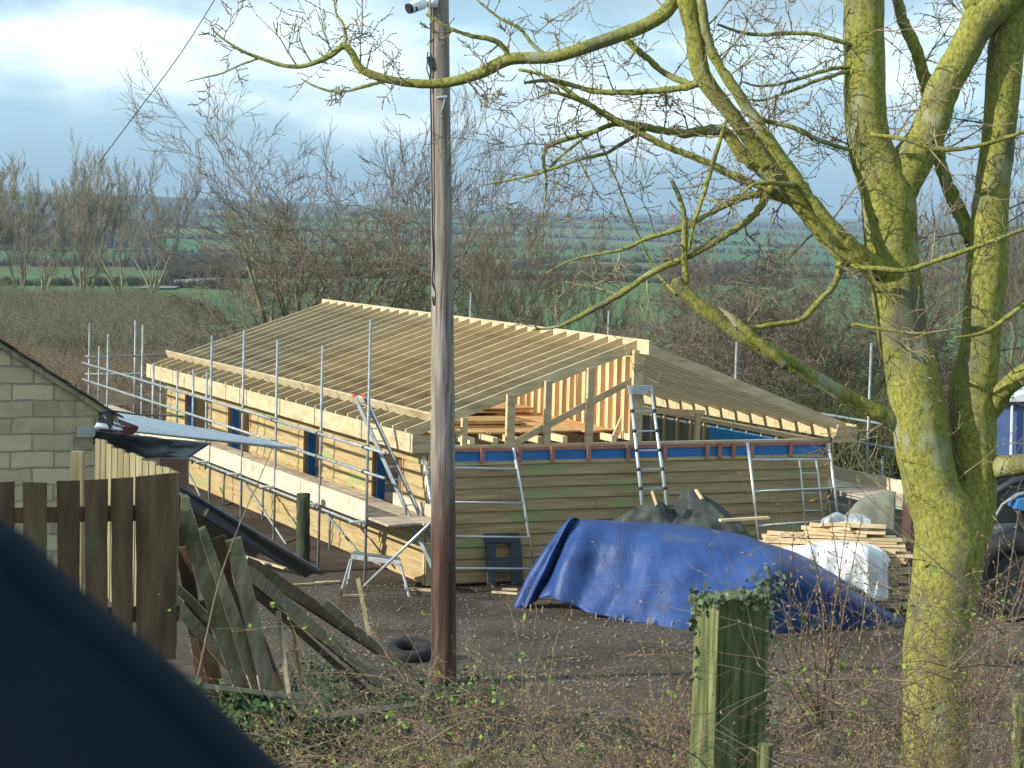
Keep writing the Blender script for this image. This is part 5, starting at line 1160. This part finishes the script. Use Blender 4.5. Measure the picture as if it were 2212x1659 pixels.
# ------------------------------------------------------------------ FOREGROUND POST AND HEDGE
PDp = 5.6
pc = at(1582, 1300, PDp); r_ = root('fence_post', Vector((pc.x, PDp+.06, 4.55)), 'thick square green algae-covered post with ivy on top in the foreground', 'post')
corner = [at(1501, 1296, PDp+.03), at(1553, 1300, PDp-.06), at(1664, 1294, PDp+.05), at(1612, 1288, PDp+.16)]
nz_ = 26; vs = []; fs = []
ring = []
for i in range(4):
    a, c = corner[i], corner[(i+1) % 4]
    for k in range(8): ring.append((a.x+(c.x-a.x)*k/8, a.y+(c.y-a.y)*k/8))
nr_ = len(ring); ztop = corner[1].z
for i in range(nz_+1):
    z = ztop-i*.045
    for (x, y) in ring:
        g = .004*noise.noise(Vector((x*90, y*90, z*3)))+.003*noise.noise(Vector((x*30, y*30, z*2)))
        cx_, cy_ = (corner[0].x+corner[2].x)/2, (corner[0].y+corner[2].y)/2; dv = Vector((x-cx_, y-cy_, 0)).normalized()*g*1.4
        vs.append((x+dv.x, y+dv.y, z-(.012*noise.noise(Vector((x*40, y*40, 0))) if i == 0 else 0)))
    if i:
        k0 = (i-1)*nr_
        for j in range(nr_): fs.append((k0+j, k0+(j+1) % nr_, k0+nr_+(j+1) % nr_, k0+nr_+j))
fs.append(tuple(range(nr_)))
MB().add(vs, fs).build('post_body', M['post'], r_, smooth=False)
lp = []
for _ in range(230):
    t = random.random(); k = random.choice((0, 0, 1, 1, 2, 3)); a, c = corner[k], corner[(k+1) % 4]; p = a.lerp(c, t); out_ = (p-(corner[0]+corner[2])/2); out_.z = 0; out_.normalize()
    lp.append(p+out_*random.uniform(0, .025)+Vector((0, 0, random.gauss(.005, .014))))
for _ in range(110): lp.append(at(random.gauss(1655, 20), random.gauss(1270, 22), PDp+random.uniform(-.05, .15)))
for _ in range(70): lp.append(at(1500+random.gauss(0, 4), random.uniform(1300, 1470), PDp+random.uniform(0, .06)))
for _ in range(60): lp.append(at(random.gauss(1660, 8), random.uniform(1300, 1560), PDp+random.uniform(-.02, .08)))
o = leafmesh('ivy_leaves', lp, .017, M['ivy'], r_); o['kind'] = 'stuff'
# small cut stumps
for (x, y, w_, d, lab) in ((1657, 1608, 34, 5.0, 'small pale sawn stump low beside the green post'), (1005, 1642, 62, 6.4, 'mossy stump top at the bottom edge below the utility pole'), (2206, 1500, 34, 7.5, 'mossy short post at the right edge beyond the tree trunk')):
    a = at(x, y, d); r = w_/2*d/F; mb = MB().tube([a+Vector((random.uniform(-.01, .01), 0, -k*.05)) for k in range(int(6*d/3))], r, 16, lump=.08, lscale=20)
    tag(mb.build('cut_stump', M['post'], smooth=False), lab, 'stump')
# hedge
hs = []; buds = []; lv = []; rh = np.random.default_rng(4)
def cane(p, d, Ln, r, lvl, droop=.0, leafp=.0):
    ns = 7 if lvl > 0 else 4; seg = Ln/ns
    for i in range(ns):
        d = d+rh.normal(size=3)*.16+np.array([0, 0, -droop]); d /= np.linalg.norm(d); q = p+d*seg; r2 = max(.0007, r*(1-.10*(i+1)))
        hs.append((*p, *q, r, r2))
        if rh.random() < .5: buds.append((*(q), *(q+(d+rh.normal(size=3)*.6)*.007), .0022, .0009))
        if rh.random() < leafp:
            for _ in range(3): lv.append(q+rh.normal(size=3)*.008)
        if lvl > 0 and rh.random() < .7:
            a = rh.normal(size=3); a -= d*np.dot(a, d); a /= np.linalg.norm(a); an = rh.uniform(.5, 1.0); cane(q, d*math.cos(an)+a*math.sin(an), Ln*rh.uniform(.25, .5), r2*.7, lvl-1, droop*.5, leafp)
        p = q; r = r2
def topline(px):
    return np.interp(px, [380, 560, 700, 860, 1000, 1150, 1300, 1480, 1560, 1700, 1850, 1960, 2100, 2212], [1610, 1590, 1600, 1560, 1480, 1510, 1560, 1540, 1600, 1490, 1450, 1480, 1300, 1240])
for _ in range(390):
    px = rh.uniform(420, 2260); d = rh.uniform(5.2, 9.5); ty = topline(px)+abs(rh.normal())*90-20
    top = at(px, ty, d); x = top.x+rh.normal()*.12; z0 = gz(x, d)
    Ln = max(.25, (top.z-z0)*rh.uniform(.85, 1.15)); dr = np.array([rh.normal()*.35, rh.normal()*.2, 1.0]); dr /= np.linalg.norm(dr)
    if Ln > 1.9: z0 = top.z-1.4; Ln = 1.4
    cane(np.array([x, d, z0]), dr, Ln, rh.uniform(.002, .0045), 2, rh.uniform(0, .05), .014 if px < 1450 else .004)
for _ in range(150):   # arching bramble canes
    px = rh.uniform(600, 2250); d = rh.uniform(5.0, 8.5); p = at(px, topline(px)+rh.uniform(40, 190), d); s_ = rh.choice([-1, 1])
    dr = np.array([s_*rh.uniform(.5, 1.2), rh.normal()*.2, rh.uniform(.1, .8)]); dr /= np.linalg.norm(dr); cane(np.array(p), dr, rh.uniform(.35, .8), rh.uniform(.0018, .003), 1, rh.uniform(.06, .14), .04)
o = segmesh('hedge_twigs', hs, M['hedget'], None, 4); tag(o, 'tangled bare hedge twigs and brambles along the bottom of the view', 'hedge', kind='stuff')
o = segmesh('hedge_buds', buds, M['bud'], None, 4); tag(o, 'swelling brown buds scattered over the foreground hedge twigs', 'buds', kind='stuff')
print('hedge', len(hs), len(buds), len(lv))
for _ in range(90): q = at(rh.normal(1060, 70), rh.normal(1500, 45), 7+rh.uniform(0, 1)); lv.append(np.array(q))
o = leafmesh('hedge_leaves', lv, .017, M['leaf']); tag(o, 'fresh green leaflets opening on the foreground hedge', 'leaves', kind='stuff')
# slender bush in front of the tarpaulin: tall separate shoots
def shoots(name, label, cat, base, tips, r, side=1, group=None):
    global hs, buds, lv
    k0, k1 = len(hs), len(buds); sg = []; bd = []
    for tip in tips:
        a = np.array(at(*base)); a = a+rh.normal(size=3)*.02; e = np.array(at(*tip)); m_ = (a+e)/2+rh.normal(size=3)*.05*np.linalg.norm(e-a)
        pts = smooth_path([tuple(a), tuple(m_), tuple(e)], 9)
        for i in range(len(pts)-1):
            ra = r*(1-.7*i/len(pts)); sg.append((*pts[i], *pts[i+1], ra, ra*.96))
            dd = (pts[i+1]-pts[i]); dd /= np.linalg.norm(dd)
            if rh.random() < .8 and i > 2:
                v_ = dd+rh.normal(size=3)*.7; v_ /= np.linalg.norm(v_); bd.append((*pts[i], *(pts[i]+v_*.012), .003, .0011))
            if rh.random() < .28 and i > 4:
                v_ = dd+rh.normal(size=3)*.6; v_ /= np.linalg.norm(v_); Lx = rh.uniform(.04, .13); sg.append((*pts[i], *(pts[i]+v_*Lx), ra*.6, ra*.3)); bd.append((*(pts[i]+v_*Lx), *(pts[i]+v_*(Lx+.012)), .0035, .0012))
    r_ = root(name, Vector(at(*base)), label, cat, group); segmesh('stems', sg, M['hedget'], r_, 5); q_ = segmesh('buds', bd, M['bud'], r_, 5); q_['kind'] = 'stuff'
shoots('sapling', 'slender bare bush with red-brown shoots in front of the blue tarpaulin beside the green post', 'bush', (1775, 1560, 6.5),
       [(1715, 1130, 6.2), (1735, 1110, 6.3), (1790, 1080, 6.4), (1860, 1130, 6.6), (1820, 1240, 6.3), (1700, 1250, 6.1), (1875, 1270, 6.5), (1760, 1200, 6.5), (1800, 1290, 6.2), (1690, 1400, 6.3), (1910, 1330, 6.6), (1745, 1320, 6.3), (1630, 1380, 6.3), (1840, 1060, 6.7)], .0032)
shoots('sapling', 'single long budding twig rising diagonally in front of the leaning boards', 'twig', (405, 1480, 7.0), [(590, 965, 7.6)], .0042)
shoots('sapling', 'budding twig slanting up left in front of the fallen beams', 'twig', (905, 1500, 7.0), [(772, 1300, 7.2), (800, 1330, 7.0)], .0042)
shoots('sapling', 'pale curling bare stems at the foot of the mossy trunk on its right', 'bush', (2120, 1560, 8.5), [(2140, 1250, 8.6), (2090, 1380, 8.4), (2190, 1290, 8.6), (2210, 1380, 8.5), (2160, 1160, 8.8), (2205, 1080, 8.8), (2180, 1430, 8.4)], .005)
shoots('sapling', 'sparse upright budding shoots left of the green post', 'bush', (1430, 1600, 6.6), [(1385, 1380, 6.6), (1290, 1430, 6.7), (1440, 1400, 6.5), (1330, 1480, 6.6), (1500, 1450, 6.6), (1240, 1460, 6.8)], .003)
# weeds
lp = []
for _ in range(5200):
    cx_, cy_, sx, sy = random.choice(((760, 1610, 60, 22), (690, 1590, 60, 30), (700, 1470, 60, 30), (640, 1620, 60, 20), (560, 1540, 60, 40), (850, 1530, 60, 20), (1010, 1510, 60, 30), (830, 1640, 90, 20)))
    h_ = hit(random.gauss(cx_, sx), min(1700, random.gauss(cy_, sy))); lp.append(h_+Vector((0, 0, random.uniform(0, .12))))
o = leafmesh('weeds', lp, .055, M['weed']); tag(o, 'low green weeds on the bank among the fallen boards', 'weeds', kind='stuff')
# gravel
vs = []; fs = []; rr = np.random.default_rng(8)
for _ in range(9000):
    px = rr.uniform(560, 2230); py = rr.uniform(1262, 1690); h_ = hit(px, py); s_ = rr.uniform(.008, .026)*(1.8 if rr.random() < .05 else 1); k0 = len(vs)
    for v_ in ((1, 0, 0), (0, 1, 0), (-1, 0, 0), (0, -1, 0), (0, 0, .8), (0, 0, -.5)): vs.append((h_.x+(v_[0]+rr.normal()*.2)*s_, h_.y+(v_[1]+rr.normal()*.2)*s_, h_.z+.3*s_+(v_[2]+rr.normal()*.15)*s_))
    for f_ in ((0, 1, 4), (1, 2, 4), (2, 3, 4), (3, 0, 4), (1, 0, 5), (2, 1, 5), (3, 2, 5), (0, 3, 5)): fs.append(tuple(k0+i for i in f_))
o = link_mesh('gravel', vs, fs, noisy('yard gravel', [(.06, .052, .044), (.15, .13, .11), (.25, .225, .19)], (9, 9, 9))); tag(o, 'loose grey-brown gravel scattered over the yard', 'gravel', kind='stuff')

# ------------------------------------------------------------------ TRACTOR behind the trunk on the right
TR = 33.0
r_ = root('tractor', hit(2190, 1330), 'dark vehicle with blue-tinted cab window and black mudguards half hidden behind the mossy trunk', 'tractor')
def pan(name, pts, th, m_, bev=.02):
    f_ = [at(*p) for p in pts]; n_ = Vector((0, th, 0)); k = len(f_)
    return MB().add(f_+[p+n_ for p in f_], [tuple(range(k)), tuple(range(2*k-1, k-1, -1))]+[(i, i+k, (i+1) % k+k, (i+1) % k) for i in range(k)]).build(name, M[m_], r_, bevel=bev)
pan('cab_window', [(2146, 992, TR), (2148, 905, TR), (2164, 872, TR), (2330, 868, TR), (2330, 992, TR)], .03, 'glass', 0)
pan('cab_frame', [(2140, 1000, TR+.05), (2330, 1000, TR+.05), (2330, 1130, TR+.05), (2135, 1130, TR+.05)], 1.4, 'dark')
pan('roof', [(2162, 871, TR-.05), (2175, 858, TR-.05), (2225, 845, TR-.05), (2330, 842, TR-.05), (2330, 871, TR-.05)], 1.5, 'blueroof' if False else 'sheet')
MB().beam(at(2186, 872, TR-.06), at(2183, 992, TR-.06), .03, .03).build('pillar', M['camw'], r_)
MB().beam(at(2160, 872, TR-.05), at(2330, 868, TR-.05), .06, .05).build('frame_bar', M['dark'], r_)
MB().tube([at(x, y, TR-.3) for x, y in ((2118, 1175), (2125, 1110), (2150, 1065), (2190, 1040), (2240, 1030))], .07, 10).build('mudguard', M['dark'], r_, smooth=True)
MB().tube([at(x, y, TR-.3) for x, y in ((2135, 1190), (2142, 1130), (2165, 1090), (2200, 1068), (2240, 1060))], .03, 8).build('mudguard_trim', M['tube'], r_, smooth=True)
pan('bonnet', [(2190, 1100, TR-.4), (2200, 1078, TR-.4), (2330, 1060, TR-.4), (2330, 1130, TR-.4)], .5, 'blue')
cw = at(2190, 1245, TR-.3); vs = []; fs = []
for i in range(36):
    A_ = 2*math.pi*i/36
    for j in range(10):
        B_ = 2*math.pi*j/10; rr_ = .52+.2*math.cos(B_)*(1 if i % 2 else .94); vs.append(cw+Vector((rr_*math.cos(A_), .2*math.sin(B_), rr_*math.sin(A_)))); fs.append((i*10+j, ((i+1) % 36)*10+j, ((i+1) % 36)*10+(j+1) % 10, i*10+(j+1) % 10))
w_ = MB().add(vs, fs).build('wheel', M['rubber'], r_, smooth=True)
MB().tube([cw+Vector((0, -.1, 0)), cw+Vector((0, .1, 0))], .36, 20).build('rim', M['dark'], w_)
pan('body_panel', [(2105, 1180, TR+.3), (2330, 1120, TR+.3), (2330, 1300, TR+.3), (2110, 1300, TR+.3)], 1.2, 'dark')

# ------------------------------------------------------------------ VEHICLE EDGE close to the lens
ed = [(-420, 800), (-200, 950), (0, 1118), (60, 1160), (172, 1268), (287, 1362), (401, 1458), (510, 1562), (567, 1618), (625, 1680), (740, 1850), (840, 2010)]
K = smooth_path([(x, y) for x, y in ed], 6)
rows = []; ns = 10
for (x, y) in K:
    r = []
    d0 = .62
    for j in range(ns+1):
        t = j/ns*math.pi*.5; ox, oy = -.58, .82      # outward normal of the edge points up-right; body lies down-left
        off = (1-math.cos(t))*120; dep = d0+.05-.05*math.sin(t)
        r.append(at(x-off*.62, y+off*.78, dep))
    r.append(at(x-420, y+560, d0-.02)); r.append(at(x-430, y+580, d0+.2)); r.append(at(x-20, y+30, d0+.2)); r.append(at(x, y, d0+.06))
    rows.append(r)
o = MB().grid(rows).build('vehicle_pillar', M['car'], smooth=True, solid=0); tag(o, 'out-of-focus dark navy curved vehicle trim filling the lower left corner', 'car trim')

# ------------------------------------------------------------------ HAZE
def haze():
    mb = MB().box((-6200, -40, -40), (6200, 9500, 175)); o = link_mesh('haze', [tuple(v) for v in mb.v], mb.f, bpy.data.materials.new('thin pale air'))
    mm = o.data.materials[0]; mm.use_nodes = True; t = mm.node_tree; t.nodes.clear(); v = N(t, 'ShaderNodeVolumePrincipled'); v.inputs['Density'].default_value = .00020; v.inputs['Color'].default_value = (.42, .60, .80, 1); v.inputs['Anisotropy'].default_value = .1
    out = N(t, 'ShaderNodeOutputMaterial'); t.links.new(v.outputs[0], out.inputs['Volume']); tag(o, 'thin pale haze that fades the far hills', 'haze', kind='stuff')
haze()
